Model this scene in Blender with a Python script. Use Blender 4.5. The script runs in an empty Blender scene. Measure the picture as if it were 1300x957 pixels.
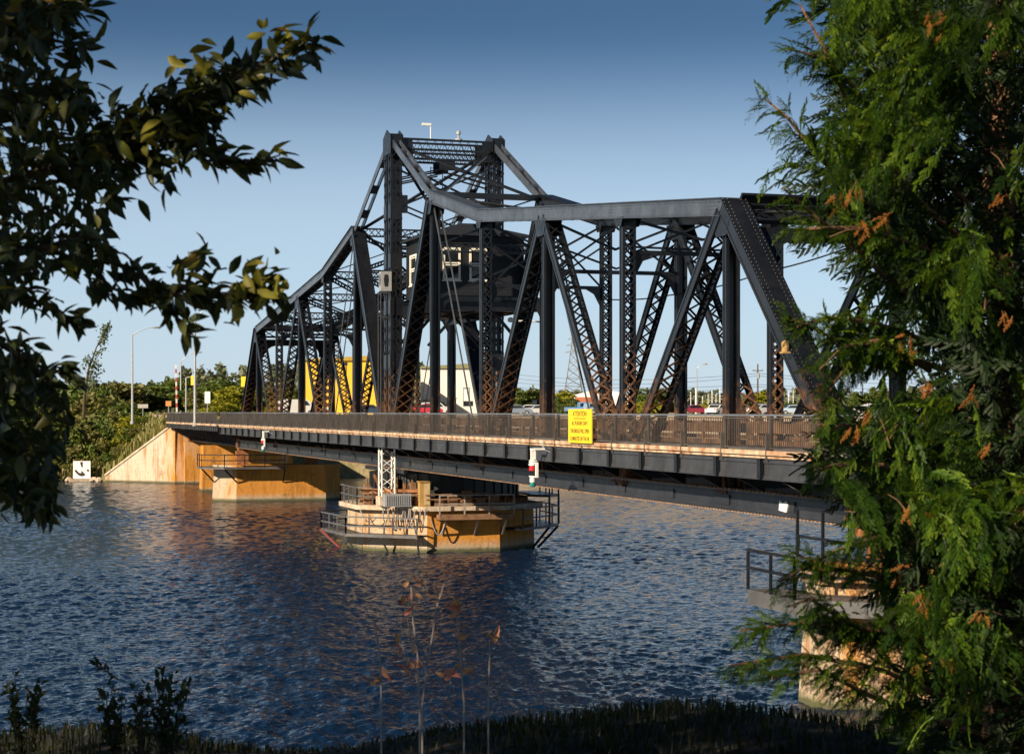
import bpy, math, random
import numpy as np
from mathutils import Vector, Matrix

random.seed(7)
RNG = np.random.default_rng(11)
C = bpy.context.scene.collection
R = math.radians

# ------------------------------------------------------------------ camera
# world frame: x runs along the bridge (towards the near shore), y across it, z up, water at z = 0
CX, CY, CZ = 100.4, -24.0, 7.7
F, U0, V0 = 2300.0, 650.0, 522.0
TH = R(17.2)
VX, VY = -math.cos(TH), math.sin(TH)          # viewing direction
RX, RY = math.sin(TH), math.cos(TH)           # to the right of it

def W(X, Z, z):
    return (CX + X * RX + Z * VX, CY + X * RY + Z * VY, z)

def P(u, Z, z):
    return W((u - U0) / F * Z, Z, z)

def PV(u, v, Z):
    return P(u, Z, CZ - (v - V0) / F * Z)

cam_d = bpy.data.cameras.new('camera')
cam = bpy.data.objects.new('camera', cam_d)
C.objects.link(cam)
cam.location = (CX, CY, CZ)
cam.rotation_euler = (R(90), 0, math.atan2(-VX, VY))
cam_d.sensor_width = 36
cam_d.lens = F / 1300 * 36
cam_d.shift_y = 43.5 / 1300
cam_d.clip_start = 0.1
cam_d.clip_end = 9000
cam_d.dof.use_dof = True
cam_d.dof.focus_distance = 75
cam_d.dof.aperture_fstop = 13
SC = bpy.context.scene
SC.camera = cam
SC.view_settings.view_transform = 'Standard'
SC.view_settings.look = 'None'
SC.view_settings.exposure = 0.75
SC.view_settings.gamma = 1
SC.view_settings.use_curve_mapping = False
SC.cycles.max_bounces = 6
SC.cycles.transparent_max_bounces = 4
SC.cycles.sample_clamp_indirect = 4

# ------------------------------------------------------------------ light
SUN_EL = R(25)
sx, sy = -.70 * RX - .71 * VX, -.70 * RY - .71 * VY      # towards the sun: behind the camera, to its left
n_ = math.hypot(sx, sy); sx /= n_; sy /= n_
sun_dir = Vector((sx * math.cos(SUN_EL), sy * math.cos(SUN_EL), math.sin(SUN_EL)))
sd = bpy.data.lights.new('sun', 'SUN')
sd.energy = 5.0
sd.angle = R(.5)
sd.color = (1, .83, .62)
so = bpy.data.objects.new('sun', sd)
C.objects.link(so)
so.rotation_euler = sun_dir.to_track_quat('Z', 'Y').to_euler()
so.location = (60, -90, 60)

wd = bpy.data.worlds.new('World')
SC.world = wd
wd.use_nodes = True
nt = wd.node_tree
sky = nt.nodes.new('ShaderNodeTexSky')
sky.sky_type = 'NISHITA'
sky.sun_disc = False
sky.sun_elevation = SUN_EL
sky.sun_rotation = math.atan2(sx, sy)
sky.altitude = 200
sky.air_density = 0.75
sky.dust_density = 0.1
sky.ozone_density = 5.0
bgn = nt.nodes['Background']
bgn.inputs[1].default_value = .071
# summer haze: the sky pales towards the horizon and deepens overhead
tcw = nt.nodes.new('ShaderNodeTexCoord'); sepw = nt.nodes.new('ShaderNodeSeparateXYZ')
nt.links.new(tcw.outputs['Generated'], sepw.inputs[0])
def wramp(stops):
    r = nt.nodes.new('ShaderNodeValToRGB')
    e = r.color_ramp.elements
    while len(e) < len(stops): e.new(.5)
    for i, (p, c) in enumerate(stops): e[i].position = p; e[i].color = (c, c, c, 1)
    r.color_ramp.interpolation = 'EASE'
    nt.links.new(sepw.outputs[2], r.inputs[0])
    return r.outputs[0]
def wmix(mode, fac, a, b):
    n = nt.nodes.new('ShaderNodeMix'); n.data_type = 'RGBA'; n.blend_type = mode
    for inp, v in ((n.inputs[0], fac), (n.inputs[6], a), (n.inputs[7], b)):
        if isinstance(v, (int, float)): inp.default_value = v
        elif isinstance(v, tuple): inp.default_value = v
        else: nt.links.new(v, inp)
    return n.outputs[2]
deep = wmix('MULTIPLY', 1., sky.outputs[0], wramp([(.06, 1.), (.22, .46), (.34, .30), (.7, .36)]))
deep = wmix('MULTIPLY', 1., deep, (.93, 1.02, .98, 1))
air = wmix('MIX', wramp([(0., .90), (.09, .68), (.21, .0)]), deep, (4.8, 5.75, 6.6, 1))
nt.links.new(air, bgn.inputs[0])

# ------------------------------------------------------------------ helpers
OFF = {}

def tag(o, label=None, cat=None, group=None, kind=None):
    if label: o['label'] = label
    if cat: o['category'] = cat
    if group: o['group'] = group
    if kind: o['kind'] = kind
    return o

def thing(name, label, cat, loc, rz=0, group=None):
    o = bpy.data.objects.new(name, None)
    o.empty_display_size = .3
    C.objects.link(o)
    o.location = loc
    o.rotation_euler = (0, 0, rz)
    OFF[o.name] = (tuple(loc), rz)
    return tag(o, label, cat, group)

def copy_tree(o, parent=None):
    c = o.copy()
    C.objects.link(c)
    c.parent = parent
    for ch in list(o.children):
        copy_tree(ch, c)
    return c

def raw_mesh(name, V, Fc, mats, mi=None, smooth=False):
    """V (n,3), Fc list of tuples or an (m,k) array"""
    me = bpy.data.meshes.new(name)
    if isinstance(Fc, np.ndarray):
        V = np.asarray(V, dtype=np.float32)
        m, k = Fc.shape
        me.vertices.add(len(V)); me.vertices.foreach_set('co', V.ravel())
        me.loops.add(m * k); me.loops.foreach_set('vertex_index', Fc.astype(np.int32).ravel())
        me.polygons.add(m)
        me.polygons.foreach_set('loop_start', np.arange(0, m * k, k, dtype=np.int32))
        me.polygons.foreach_set('loop_total', np.full(m, k, dtype=np.int32))
        me.update(calc_edges=True)
        me.validate()
    else:
        me.from_pydata([tuple(v) for v in V], [], Fc)
        me.update()
    for m_ in mats:
        me.materials.append(m_)
    if mi is not None and len(mats) > 1:
        me.polygons.foreach_set('material_index', np.asarray(mi, dtype=np.int32))
    if smooth:
        me.polygons.foreach_set('use_smooth', np.ones(len(me.polygons), dtype=bool))
    return me

class M:
    """collects shapes and links them as ONE mesh object"""
    def __init__(s):
        s.v = []; s.f = []; s.mi = []; s.cur = 0
    def add(s, vs, fs):
        b = len(s.v)
        s.v.extend(vs)
        for f in fs:
            s.f.append(tuple(b + i for i in f)); s.mi.append(s.cur)
    def hexa(s, q):
        s.add(q, [(0, 3, 2, 1), (4, 5, 6, 7), (0, 1, 5, 4), (1, 2, 6, 5), (2, 3, 7, 6), (3, 0, 4, 7)])
    def box(s, x0, x1, y0, y1, z0, z1):
        s.hexa([(x0, y0, z0), (x1, y0, z0), (x1, y1, z0), (x0, y1, z0), (x0, y0, z1), (x1, y0, z1), (x1, y1, z1), (x0, y1, z1)])
    def beam(s, p0, p1, ws, hn, side=(0, 1, 0), os=0., on=0.):
        """bar from p0 to p1: ws wide along `side`, hn along the normal; os/on shift it"""
        p0 = Vector(p0); p1 = Vector(p1)
        a = p1 - p0
        if a.length < 1e-6: return
        a.normalize()
        sd_ = Vector(side); sd_ = sd_ - a * sd_.dot(a)
        if sd_.length < 1e-4:
            sd_ = Vector((1, 0, 0)) - a * a.x
        sd_.normalize()
        n = sd_.cross(a)
        n.normalize()
        o = sd_ * os + n * on
        q = []
        for p in (p0, p1):
            for i, j in ((-1, -1), (1, -1), (1, 1), (-1, 1)):
                q.append(tuple(p + o + sd_ * (i * ws / 2) + n * (j * hn / 2)))
        s.hexa(q)
    def tube(s, pts, r, n=6, r1=None, cap=True):
        pts = [Vector(p) for p in pts]
        r1 = r if r1 is None else r1
        b = len(s.v)
        up = Vector((0, 0, 1))
        for k, p in enumerate(pts):
            a = (pts[min(k + 1, len(pts) - 1)] - pts[max(k - 1, 0)])
            if a.length < 1e-9: a = Vector((0, 0, 1))
            a.normalize()
            e = up if abs(a.z) < .95 else Vector((1, 0, 0))
            x = a.cross(e); x.normalize()
            y = x.cross(a)
            rr = r + (r1 - r) * k / max(1, len(pts) - 1)
            for i in range(n):
                t = 2 * math.pi * i / n
                s.v.append(tuple(p + x * (rr * math.cos(t)) + y * (rr * math.sin(t))))
        for k in range(len(pts) - 1):
            for i in range(n):
                j = (i + 1) % n
                s.f.append((b + k * n + i, b + k * n + j, b + (k + 1) * n + j, b + (k + 1) * n + i)); s.mi.append(s.cur)
        if cap:
            s.f.append(tuple(b + i for i in range(n - 1, -1, -1))); s.mi.append(s.cur)
            s.f.append(tuple(b + (len(pts) - 1) * n + i for i in range(n))); s.mi.append(s.cur)
    def prism(s, bot, top):
        """two rings of equal length"""
        n = len(bot)
        s.add(list(bot) + list(top), [tuple(range(n - 1, -1, -1)), tuple(range(n, 2 * n))] +
              [(i, (i + 1) % n, n + (i + 1) % n, n + i) for i in range(n)])
    def plate(s, poly, y0, y1):
        """polygon given in x,z extruded along y"""
        s.prism([(x, y0, z) for x, z in poly], [(x, y1, z) for x, z in poly])
    def lathe(s, c, prof, n=16):
        b = len(s.v)
        for r, z in prof:
            for i in range(n):
                t = 2 * math.pi * i / n
                s.v.append((c[0] + r * math.cos(t), c[1] + r * math.sin(t), c[2] + z))
        for k in range(len(prof) - 1):
            for i in range(n):
                j = (i + 1) % n
                s.f.append((b + k * n + i, b + k * n + j, b + (k + 1) * n + j, b + (k + 1) * n + i)); s.mi.append(s.cur)
        s.f.append(tuple(b + i for i in range(n - 1, -1, -1))); s.mi.append(s.cur)
        s.f.append(tuple(b + (len(prof) - 1) * n + i for i in range(n))); s.mi.append(s.cur)
    def rivet(s, p, nrm, r=.022):
        p = Vector(p); nrm = Vector(nrm).normalized()
        e = Vector((0, 0, 1)) if abs(nrm.z) < .9 else Vector((1, 0, 0))
        x = nrm.cross(e).normalized(); y = nrm.cross(x)
        vs = [tuple(p + x * (r * math.cos(i * 1.2566)) + y * (r * math.sin(i * 1.2566))) for i in range(5)]
        vs.append(tuple(p + nrm * (r * .8)))
        s.add(vs, [(i, (i + 1) % 5, 5) for i in range(5)])
    def build(s, name, mats, parent=None, smooth=False, origin=None):
        if not isinstance(mats, (list, tuple)): mats = [mats]
        V = np.array(s.v, dtype=float)
        if parent is not None:
            loc, rz = OFF[parent.name]
            V = V - np.array(loc)
            if rz:
                c_, s_ = math.cos(-rz), math.sin(-rz)
                V = np.stack([V[:, 0] * c_ - V[:, 1] * s_, V[:, 0] * s_ + V[:, 1] * c_, V[:, 2]], 1)
        elif origin is not None:
            V = V - np.array(origin)
        o = bpy.data.objects.new(name, raw_mesh(name, V, s.f, mats, s.mi, smooth))
        C.objects.link(o)
        if parent is not None:
            o.parent = parent
            OFF[o.name] = OFF[parent.name]
        else:
            if origin is not None: o.location = origin
            OFF[o.name] = (tuple(origin) if origin is not None else (0, 0, 0), 0)
        return o

class L(M):
    """same, for shapes given in the local frame of the parent"""
    def build(s, name, mats, parent=None, smooth=False):
        if not isinstance(mats, (list, tuple)): mats = [mats]
        o = bpy.data.objects.new(name, raw_mesh(name, s.v, s.f, mats, s.mi, smooth))
        C.objects.link(o)
        o.parent = parent
        if parent is not None: OFF[o.name] = OFF.get(parent.name, ((0, 0, 0), 0))
        return o

def scatter(T, TF, pos, rot, scl):
    """copies of a template (T verts, TF faces) at pos (k,3), rot (k,3,3), scl (k,) or (k,3) -> arrays"""
    T = np.asarray(T, float); TF = np.asarray(TF, int)
    k = len(pos)
    scl = np.asarray(scl, float)
    if scl.ndim == 1: scl = scl[:, None].repeat(3, 1)
    V = T[None] * scl[:, None, :]
    V = np.einsum('kij,knj->kni', rot, V) + np.asarray(pos)[:, None, :]
    Fc = TF[None] + (np.arange(k) * len(T))[:, None, None]
    return V.reshape(-1, 3), Fc.reshape(-1, TF.shape[1])

def frames(ax, nr):
    """rotation matrices whose x column is ax and z column is close to nr"""
    ax = ax / (np.linalg.norm(ax, axis=1, keepdims=True) + 1e-9)
    y = np.cross(nr, ax); y /= (np.linalg.norm(y, axis=1, keepdims=True) + 1e-9)
    z = np.cross(ax, y)
    return np.stack([ax, y, z], 2)

def arr_obj(name, V, Fc, mats, parent=None, local=False, smooth=False, tone=None):
    V = np.asarray(V, float)
    if parent is not None and not local:
        V = V - np.array(OFF[parent.name][0])
    if not isinstance(mats, (list, tuple)): mats = [mats]
    o = bpy.data.objects.new(name, raw_mesh(name, V, Fc, mats, None, smooth))
    if tone is not None:
        at = o.data.attributes.new('tone', 'FLOAT', 'POINT'); at.data.foreach_set('value', np.asarray(tone, np.float32))
    C.objects.link(o)
    o.parent = parent
    if parent is not None: OFF[o.name] = OFF[parent.name]
    return o

# ------------------------------------------------------------------ materials
def nodes(name):
    m = bpy.data.materials.new(name)
    m.use_nodes = True
    t = m.node_tree
    return m, t, t.nodes['Principled BSDF']

def noise(t, scale, detail=4, rough=.6, coord=None, stretch=None):
    n = t.nodes.new('ShaderNodeTexNoise')
    n.inputs['Scale'].default_value = scale
    n.inputs['Detail'].default_value = detail
    n.inputs['Roughness'].default_value = rough
    if coord is None:
        coord = t.nodes.new('ShaderNodeTexCoord').outputs['Object']
    if stretch:
        mp = t.nodes.new('ShaderNodeMapping')
        mp.inputs['Scale'].default_value = stretch
        t.links.new(coord, mp.inputs[0]); coord = mp.outputs[0]
    t.links.new(coord, n.inputs['Vector'])
    return n.outputs['Fac']

def ramp(t, fac, stops):
    r = t.nodes.new('ShaderNodeValToRGB')
    e = r.color_ramp.elements
    while len(e) < len(stops): e.new(.5)
    for i, (p, c) in enumerate(stops):
        e[i].position = p
        e[i].color = (*c, 1) if not isinstance(c, float) else (c, c, c, 1)
    t.links.new(fac, r.inputs[0])
    return r.outputs[0]

def mixc(t, fac, a, b, mode='MIX'):
    n = t.nodes.new('ShaderNodeMix'); n.data_type = 'RGBA'; n.blend_type = mode
    for inp, v in ((n.inputs[0], fac), (n.inputs[6], a), (n.inputs[7], b)):
        if isinstance(v, (int, float)): inp.default_value = v
        elif isinstance(v, tuple): inp.default_value = (*v, 1)
        else: t.links.new(v, inp)
    return n.outputs[2]

def math_(t, op, a, b=None, clamp=False):
    n = t.nodes.new('ShaderNodeMath'); n.operation = op; n.use_clamp = clamp
    for inp, v in ((n.inputs[0], a), (n.inputs[1], b)):
        if v is None: continue
        if isinstance(v, (int, float)): inp.default_value = v
        else: t.links.new(v, inp)
    return n.outputs[0]

def maprange(t, v, a, b, c=0., d=1.):
    n = t.nodes.new('ShaderNodeMapRange')
    n.inputs[1].default_value = a; n.inputs[2].default_value = b
    n.inputs[3].default_value = c; n.inputs[4].default_value = d
    t.links.new(v, n.inputs[0])
    return n.outputs[0]

def pos_xyz(t):
    g = t.nodes.new('ShaderNodeNewGeometry')
    s = t.nodes.new('ShaderNodeSeparateXYZ')
    t.links.new(g.outputs['Position'], s.inputs[0])
    return s.outputs, g.outputs

def bump(t, b, h, dist, strength=1.):
    n = t.nodes.new('ShaderNodeBump')
    n.inputs['Distance'].default_value = dist
    n.inputs['Strength'].default_value = strength
    t.links.new(h, n.inputs['Height'])
    t.links.new(n.outputs[0], b.inputs['Normal'])

def plain(name, col, rough=.6, var=.25, scale=3., metal=0., col2=None, bumpd=0., spec=None):
    m, t, b = nodes(name)
    f = noise(t, scale, 5)
    c2 = col2 or tuple(c * (1 - var) for c in col)
    t.links.new(ramp(t, f, [(.35, c2), (.65, col)]), b.inputs['Base Color'])
    b.inputs['Roughness'].default_value = rough
    b.inputs['Metallic'].default_value = metal
    if spec is not None: b.inputs['Specular IOR Level'].default_value = spec
    if bumpd: bump(t, b, noise(t, scale * 6, 4), bumpd)
    return m

def steel(name, rust_hi=None, rust_lo=6.4, amount=1., base=(.009, .0105, .014), rough=.33, rustc=((.075, .034, .016), (.25, .115, .045))):
    """black bridge paint, with rust that climbs from the salted roadway up to rust_hi"""
    m, t, b = nodes(name)
    xyz, g = pos_xyz(t)
    n1 = noise(t, 1.3, 5, coord=g['Position'])
    col = ramp(t, n1, [(.3, tuple(c * .6 for c in base)), (.7, tuple(c * 1.15 for c in base))])
    rgh = rough
    # worn paint: chalky patches and freckles of rust
    wear = ramp(t, noise(t, .8, 7, .72, coord=g['Position'], stretch=(1, 1, .4)), [(.52, 0.), (.70, .55)])
    col = mixc(t, wear, col, tuple(c * 1.5 + .006 for c in base))
    frk = ramp(t, noise(t, 6.5, 6, .75, coord=g['Position']), [(.62, 0.), (.74, .75)])
    col = mixc(t, math_(t, 'MULTIPLY', frk, ramp(t, noise(t, .5, 3, coord=g['Position']), [(.42, 0.), (.6, 1.)])), col, (.11, .05, .025))
    if rust_hi:
        n2 = noise(t, 2.2, 6, .7, coord=g['Position'])
        n3 = noise(t, 9, 4, .7, coord=g['Position'])
        h = maprange(t, xyz[2], rust_lo, rust_hi, amount, 0)
        f = math_(t, 'ADD', h, math_(t, 'MULTIPLY', math_(t, 'SUBTRACT', n2, .5), 1.6))
        f = ramp(t, f, [(.30, 0.), (.85, .92)])
        f = math_(t, 'MULTIPLY', f, maprange(t, xyz[2], rust_hi, rust_hi + 1.5, 1, 0))
        col = mixc(t, f, col, ramp(t, n3, [(.35, rustc[0]), (.68, rustc[1])]))
        rg = maprange(t, f, 0, 1, rough, .85)
        t.links.new(rg, b.inputs['Roughness'])
    else:
        rg = maprange(t, noise(t, 4, 4, coord=g['Position']), .3, .7, rough - .08, rough + .12)
        t.links.new(rg, b.inputs['Roughness'])
    b.inputs['Specular IOR Level'].default_value = .42
    t.links.new(col, b.inputs['Base Color'])
    bump(t, b, noise(t, 5, 3, coord=g['Position']), .004)
    return m

def concrete(name, pale, stain, mask=None, lo=.42, hi=.6, band=.45):
    """poured concrete: a stain colour in large streaky patches, pale tide band above the waterline"""
    m, t, b = nodes(name)
    xyz, g = pos_xyz(t)
    n1 = noise(t, .35, 5, .65, coord=g['Position'], stretch=(1, 1, .35))
    n2 = noise(t, 1.6, 6, .7, coord=g['Position'], stretch=(1, 1, .16))
    n3 = noise(t, 7, 5, .7, coord=g['Position'])
    f = math_(t, 'ADD', math_(t, 'MULTIPLY', n1, .55), math_(t, 'MULTIPLY', n2, .45))
    if mask is not None:
        f = math_(t, 'ADD', f, mask(t, xyz))
    f = ramp(t, f, [(lo, 0.), (hi, 1.)])
    f = math_(t, 'MULTIPLY', f, maprange(t, math_(t, 'ADD', xyz[2], math_(t, 'MULTIPLY', n2, .5)), band, band + .5))
    col = mixc(t, f, pale, stain)
    col = mixc(t, ramp(t, n3, [(.36, .55), (.62, 0.)]), col, mixc(t, .5, col, (.12, .08, .05)), 'MIX')
    dirt = ramp(t, n2, [(.49, 0.), (.66, .75)])
    col = mixc(t, dirt, col, tuple(c * .45 for c in stain))
    wet = maprange(t, math_(t, 'ADD', xyz[2], math_(t, 'MULTIPLY', n3, -.3)), -.04, .16, .92, 0)
    col = mixc(t, wet, col, (.05, .06, .02))
    # hairline cracks and spalled patches
    vo = t.nodes.new('ShaderNodeTexVoronoi'); vo.feature = 'DISTANCE_TO_EDGE'; vo.inputs['Scale'].default_value = .55
    wp = t.nodes.new('ShaderNodeVectorMath'); wp.operation = 'ADD'
    nn = t.nodes.new('ShaderNodeTexNoise'); nn.inputs['Scale'].default_value = 1.1; nn.inputs['Detail'].default_value = 5
    t.links.new(g['Position'], nn.inputs['Vector']); t.links.new(g['Position'], wp.inputs[0]); t.links.new(nn.outputs['Color'], wp.inputs[1])
    t.links.new(wp.outputs[0], vo.inputs['Vector'])
    ck = math_(t, 'MULTIPLY', maprange(t, vo.outputs['Distance'], .0, .012, .8, 0), ramp(t, n1, [(.46, 0.), (.56, 1.)]))
    col = mixc(t, ck, col, (.05, .035, .02))
    sp = ramp(t, noise(t, .9, 6, .7, coord=g['Position']), [(.66, 0.), (.70, .7)])
    col = mixc(t, sp, col, (.33, .27, .20))
    # board joints of the formwork
    w = t.nodes.new('ShaderNodeMath'); w.operation = 'PINGPONG'; w.inputs[1].default_value = .6
    t.links.new(xyz[2], w.inputs[0])
    j = maprange(t, w.outputs[0], 0, .02, .35, 0)
    col = mixc(t, j, col, mixc(t, .6, col, (.08, .05, .03)))
    t.links.new(col, b.inputs['Base Color'])
    b.inputs['Roughness'].default_value = .9
    bump(t, b, n3, .03)
    return m

def leafmat(name, cols, trans=.35, rough=.55, spec=.3, tone=False, glow=(.25, .26, .02)):
    """leaf colours picked per leaf; light passes through"""
    m, t, b = nodes(name)
    g = t.nodes.new('ShaderNodeNewGeometry')
    n = len(cols)
    pick = g.outputs['Random Per Island']
    if tone:
        at = t.nodes.new('ShaderNodeAttribute'); at.attribute_name = 'tone'
        pick = at.outputs['Fac']
    c = ramp(t, pick, [(i / max(1, n - 1), cc) for i, cc in enumerate(cols)])
    t.links.new(c, b.inputs['Base Color'])
    b.inputs['Roughness'].default_value = rough
    b.inputs['Specular IOR Level'].default_value = spec
    tr = t.nodes.new('ShaderNodeBsdfTranslucent')
    t.links.new(mixc(t, .6, c, glow, 'MIX'), tr.inputs[0])
    mx = t.nodes.new('ShaderNodeMixShader'); mx.inputs[0].default_value = trans
    t.links.new(b.outputs[0], mx.inputs[1]); t.links.new(tr.outputs[0], mx.inputs[2])
    t.links.new(mx.outputs[0], t.nodes['Material Output'].inputs[0])
    return m

MT = {}
MT['paint'] = steel('black_bridge_paint')
MT['web'] = steel('black_paint_rusting_at_road_level', 10.2, amount=.78)
MT['lace'] = steel('rusting_lacing_bars', 12.0, amount=1.35)
MT['deck_steel'] = steel('grey_fascia_paint', None, base=(.048, .052, .06), rough=.45)
MT['chord'] = steel('chord_paint', None, base=(.06, .072, .092), rough=.3)  # same black paint, with its sun and sky sheen put into the colour
MT['girder'] = steel('bottom_chord_paint', None, base=(.026, .029, .036), rough=.36)
MT['darksteel'] = steel('weathered_walkway_steel', None, base=(.10, .10, .105), rough=.5)
MT['rust'] = plain('bare_rust', (.30, .125, .04), .9, scale=4, col2=(.12, .045, .018), bumpd=.01)
MT['ledge'] = plain('peeling_cream_ledge', (.62, .50, .36), .85, scale=2.2, col2=(.30, .13, .05), bumpd=.01)
MT['rail'] = steel('railing_paint', None, base=(.075, .066, .06), rough=.45)
MT['toprail'] = plain('blue_grey_top_rail', (.13, .15, .18), .35, .2, 2)
MT['asphalt'] = plain('asphalt', (.055, .053, .05), .9, .3, 5, bumpd=.01)
MT['slab'] = plain('sidewalk_slab', (.33, .30, .26), .9, .3, 3, bumpd=.01)
MT['white'] = plain('white_paint', (.80, .79, .75), .5, .12, 2)
MT['cream'] = plain('cream_window_paint', (.84, .82, .70), .5, .1, 3)
MT['house'] = plain('dark_navy_siding', (.014, .016, .021), .55, .3, 6)
MT['roof'] = plain('dark_slate_roof', (.02, .024, .034), .55, .3, 4)
MT['galv'] = plain('galvanised_steel', (.45, .46, .47), .45, .2, 4, metal=.4)
MT['greybox'] = plain('grey_cabinet_paint', (.30, .31, .32), .5, .2, 4)
MT['yellow'] = plain('yellow_sign_paint', (.85, .60, .02), .5, .06, 3)
MT['black'] = plain('black_paint', (.012, .012, .013), .5, .2, 4)
MT['red'] = plain('red_glass', (.55, .02, .03), .25, .2, 4)
MT['green'] = plain('green_glass', (.02, .22, .20), .25, .2, 4)
MT['tan'] = plain('tan_cabinet_paint', (.42, .26, .09), .6, .2, 3)
MT['wood'] = plain('weathered_grey_timber', (.30, .26, .22), .85, .35, 5, bumpd=.01)
MT['brownwood'] = plain('rusty_brown_plank', (.26, .14, .07), .85, .4, 4, bumpd=.01)
MT['hose'] = plain('grey_hose_rubber', (.30, .29, .28), .6, .3, 4)
MT['bark'] = plain('bark', (.10, .07, .045), .9, .5, 9, bumpd=.02)
MT['redbark'] = plain('reddish_cedar_bark', (.22, .11, .055), .85, .45, 14, bumpd=.01)
MT['orange'] = plain('orange_sign_paint', (.62, .24, .07), .6, .15, 3)
MT['tyre'] = plain('tyre_rubber', (.02, .02, .02), .8, .2, 5)
m, t, b = nodes('window_glass')
b.inputs['Base Color'].default_value = (.015, .018, .022, 1); b.inputs['Roughness'].default_value = .05
t.links.new(ramp(t, noise(t, .9, 2), [(.4, (.01, .012, .015)), (.7, (.03, .034, .04))]), b.inputs['Base Color'])
MT['glass'] = m
# ------------------------------------------------------------------ the setting
def make_water():
    m, t, b = nodes('river_water')
    xyz, g = pos_xyz(t)
    mp = t.nodes.new('ShaderNodeMapping')
    mp.inputs['Rotation'].default_value = (0, 0, R(25))
    mp.inputs['Scale'].default_value = (1, .6, 1)
    t.links.new(g['Position'], mp.inputs[0])
    c2 = noise(t, 2.6, 4, .6, coord=mp.outputs[0])
    bump(t, b, c2, .17)
    b.inputs['Base Color'].default_value = (.003, .014, .040, 1)
    b.inputs['Roughness'].default_value = .06
    b.inputs['IOR'].default_value = 1.33
    # one sheet, finer where the river is seen close; real wind waves
    tn = np.concatenate([np.arange(-4, -.5, .1), np.arange(-.5, -.31, .01), np.arange(-.31, .31, .0012), np.arange(.31, .5, .01), np.arange(.5, 4.01, .1)])
    Zs = [6.]
    while Zs[-1] < 232: Zs.append(Zs[-1] + max(.07, Zs[-1] ** 2 / 17710 * .32))
    Zs += list(np.linspace(240, 400, 9)) + [600, 1000, 2000, 4000]
    Zs = np.array(Zs)
    dZ = np.gradient(Zs)
    TN, ZZ = np.meshgrid(tn, Zs, indexing='ij')
    X = TN * ZZ
    x = CX + X * RX + ZZ * VX; y = CY + X * RY + ZZ * VY
    res = np.maximum(dZ[None, :], .0)
    rng = np.random.default_rng(2)
    h = np.zeros_like(x)
    wind = R(250)
    # gusts: patches of rougher and smoother water
    gust = .72 + .28 * np.sin(x * .045 + 1.3 * np.sin(y * .06)) * np.sin(y * .075 + 1.1 * np.sin(x * .035) + 2) + .18 * np.sin(x * .13 + y * .05)
    gust = np.clip(gust, .3, 1.2)
    for i in range(64):
        lam = .22 * (2.4 / .22) ** rng.uniform(0, 1) ** 1.25 
        a = wind + rng.normal() * .75
        k = 2 * math.pi / lam
        amp = .0056 * lam ** .80 
        ph = rng.uniform(0, 6.283)
        arg = k * (x * math.cos(a) + y * math.sin(a)) + ph + .7 * np.sin(.21 * x + i) + .6 * np.sin(.17 * y + 2 * i)
        s = np.sin(arg)
        h += amp * np.clip(lam / (2.0 * res) - .5, 0, 1) * (s + .25 * (s * s - .5))
    h *= gust
    h *= np.clip((330 - ZZ) / 120, 0, 1) * np.clip(1.3 - np.abs(TN), 0, 1)
    V = np.stack([x, y, h], 2).reshape(-1, 3)
    ny = len(Zs)
    i, j = np.meshgrid(np.arange(len(tn) - 1), np.arange(ny - 1), indexing='ij')
    a = (i * ny + j).ravel()
    o = arr_obj('water', V, np.stack([a, a + ny, a + ny + 1, a + 1], 1), m, smooth=True)
    tag(o, kind='structure')
make_water()

def smooth(a, b, x):
    x = np.clip((x - a) / (b - a), 0, 1)
    return x * x * (3 - 2 * x)

def land_h(x, y):
    """height of the far shore"""
    wob = .8 * np.sin(y * .31) + .6 * np.sin(y * .83 + 1)
    wing = np.where(y > -7.9, -95.6 - (7.3 / 6.6) * (-1.2 - y), -104.2 + wob * .5 + (y + 7.9) * .06)
    right = -104.5 + wob
    edge = np.where(y > 7.6, right, np.where(y > -1.2, -95.8, wing))
    s = edge - x                                   # metres inland
    low = np.minimum(.35 + s * .16, 2.3) + .25 * np.sin(x * .5 + y * .3)
    emb = 6.42 - .86 * np.maximum(0, -1.2 - y)
    emb = np.maximum(emb, 0)
    left = np.maximum(low, np.minimum(emb, 6.42))
    plateau = np.minimum(.4 + s * 1.1, 7.15) + .1 * np.sin(x * .11) * np.sin(y * .13)
    h = np.where(y > 7.6, plateau, np.where(y > -1.2, 6.42 + np.minimum(.9, s * .01), left + np.minimum(.9, np.maximum(0, s * .005))))
    return np.where(s < 0, -2.5, h)

def axis(pts):
    out = []
    for (a, b, d) in pts:
        out += list(np.arange(a, b, d))
    return np.array(sorted(set(np.round(out, 3))))

def grid_mesh(xs, ys, hf):
    X, Y = np.meshgrid(xs, ys, indexing='ij')
    V = np.stack([X, Y, hf(X, Y)], 2).reshape(-1, 3)
    ny = len(ys)
    i, j = np.meshgrid(np.arange(len(xs) - 1), np.arange(ny - 1), indexing='ij')
    a = (i * ny + j).ravel()
    return V, np.stack([a, a + ny, a + ny + 1, a + 1], 1)

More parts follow.
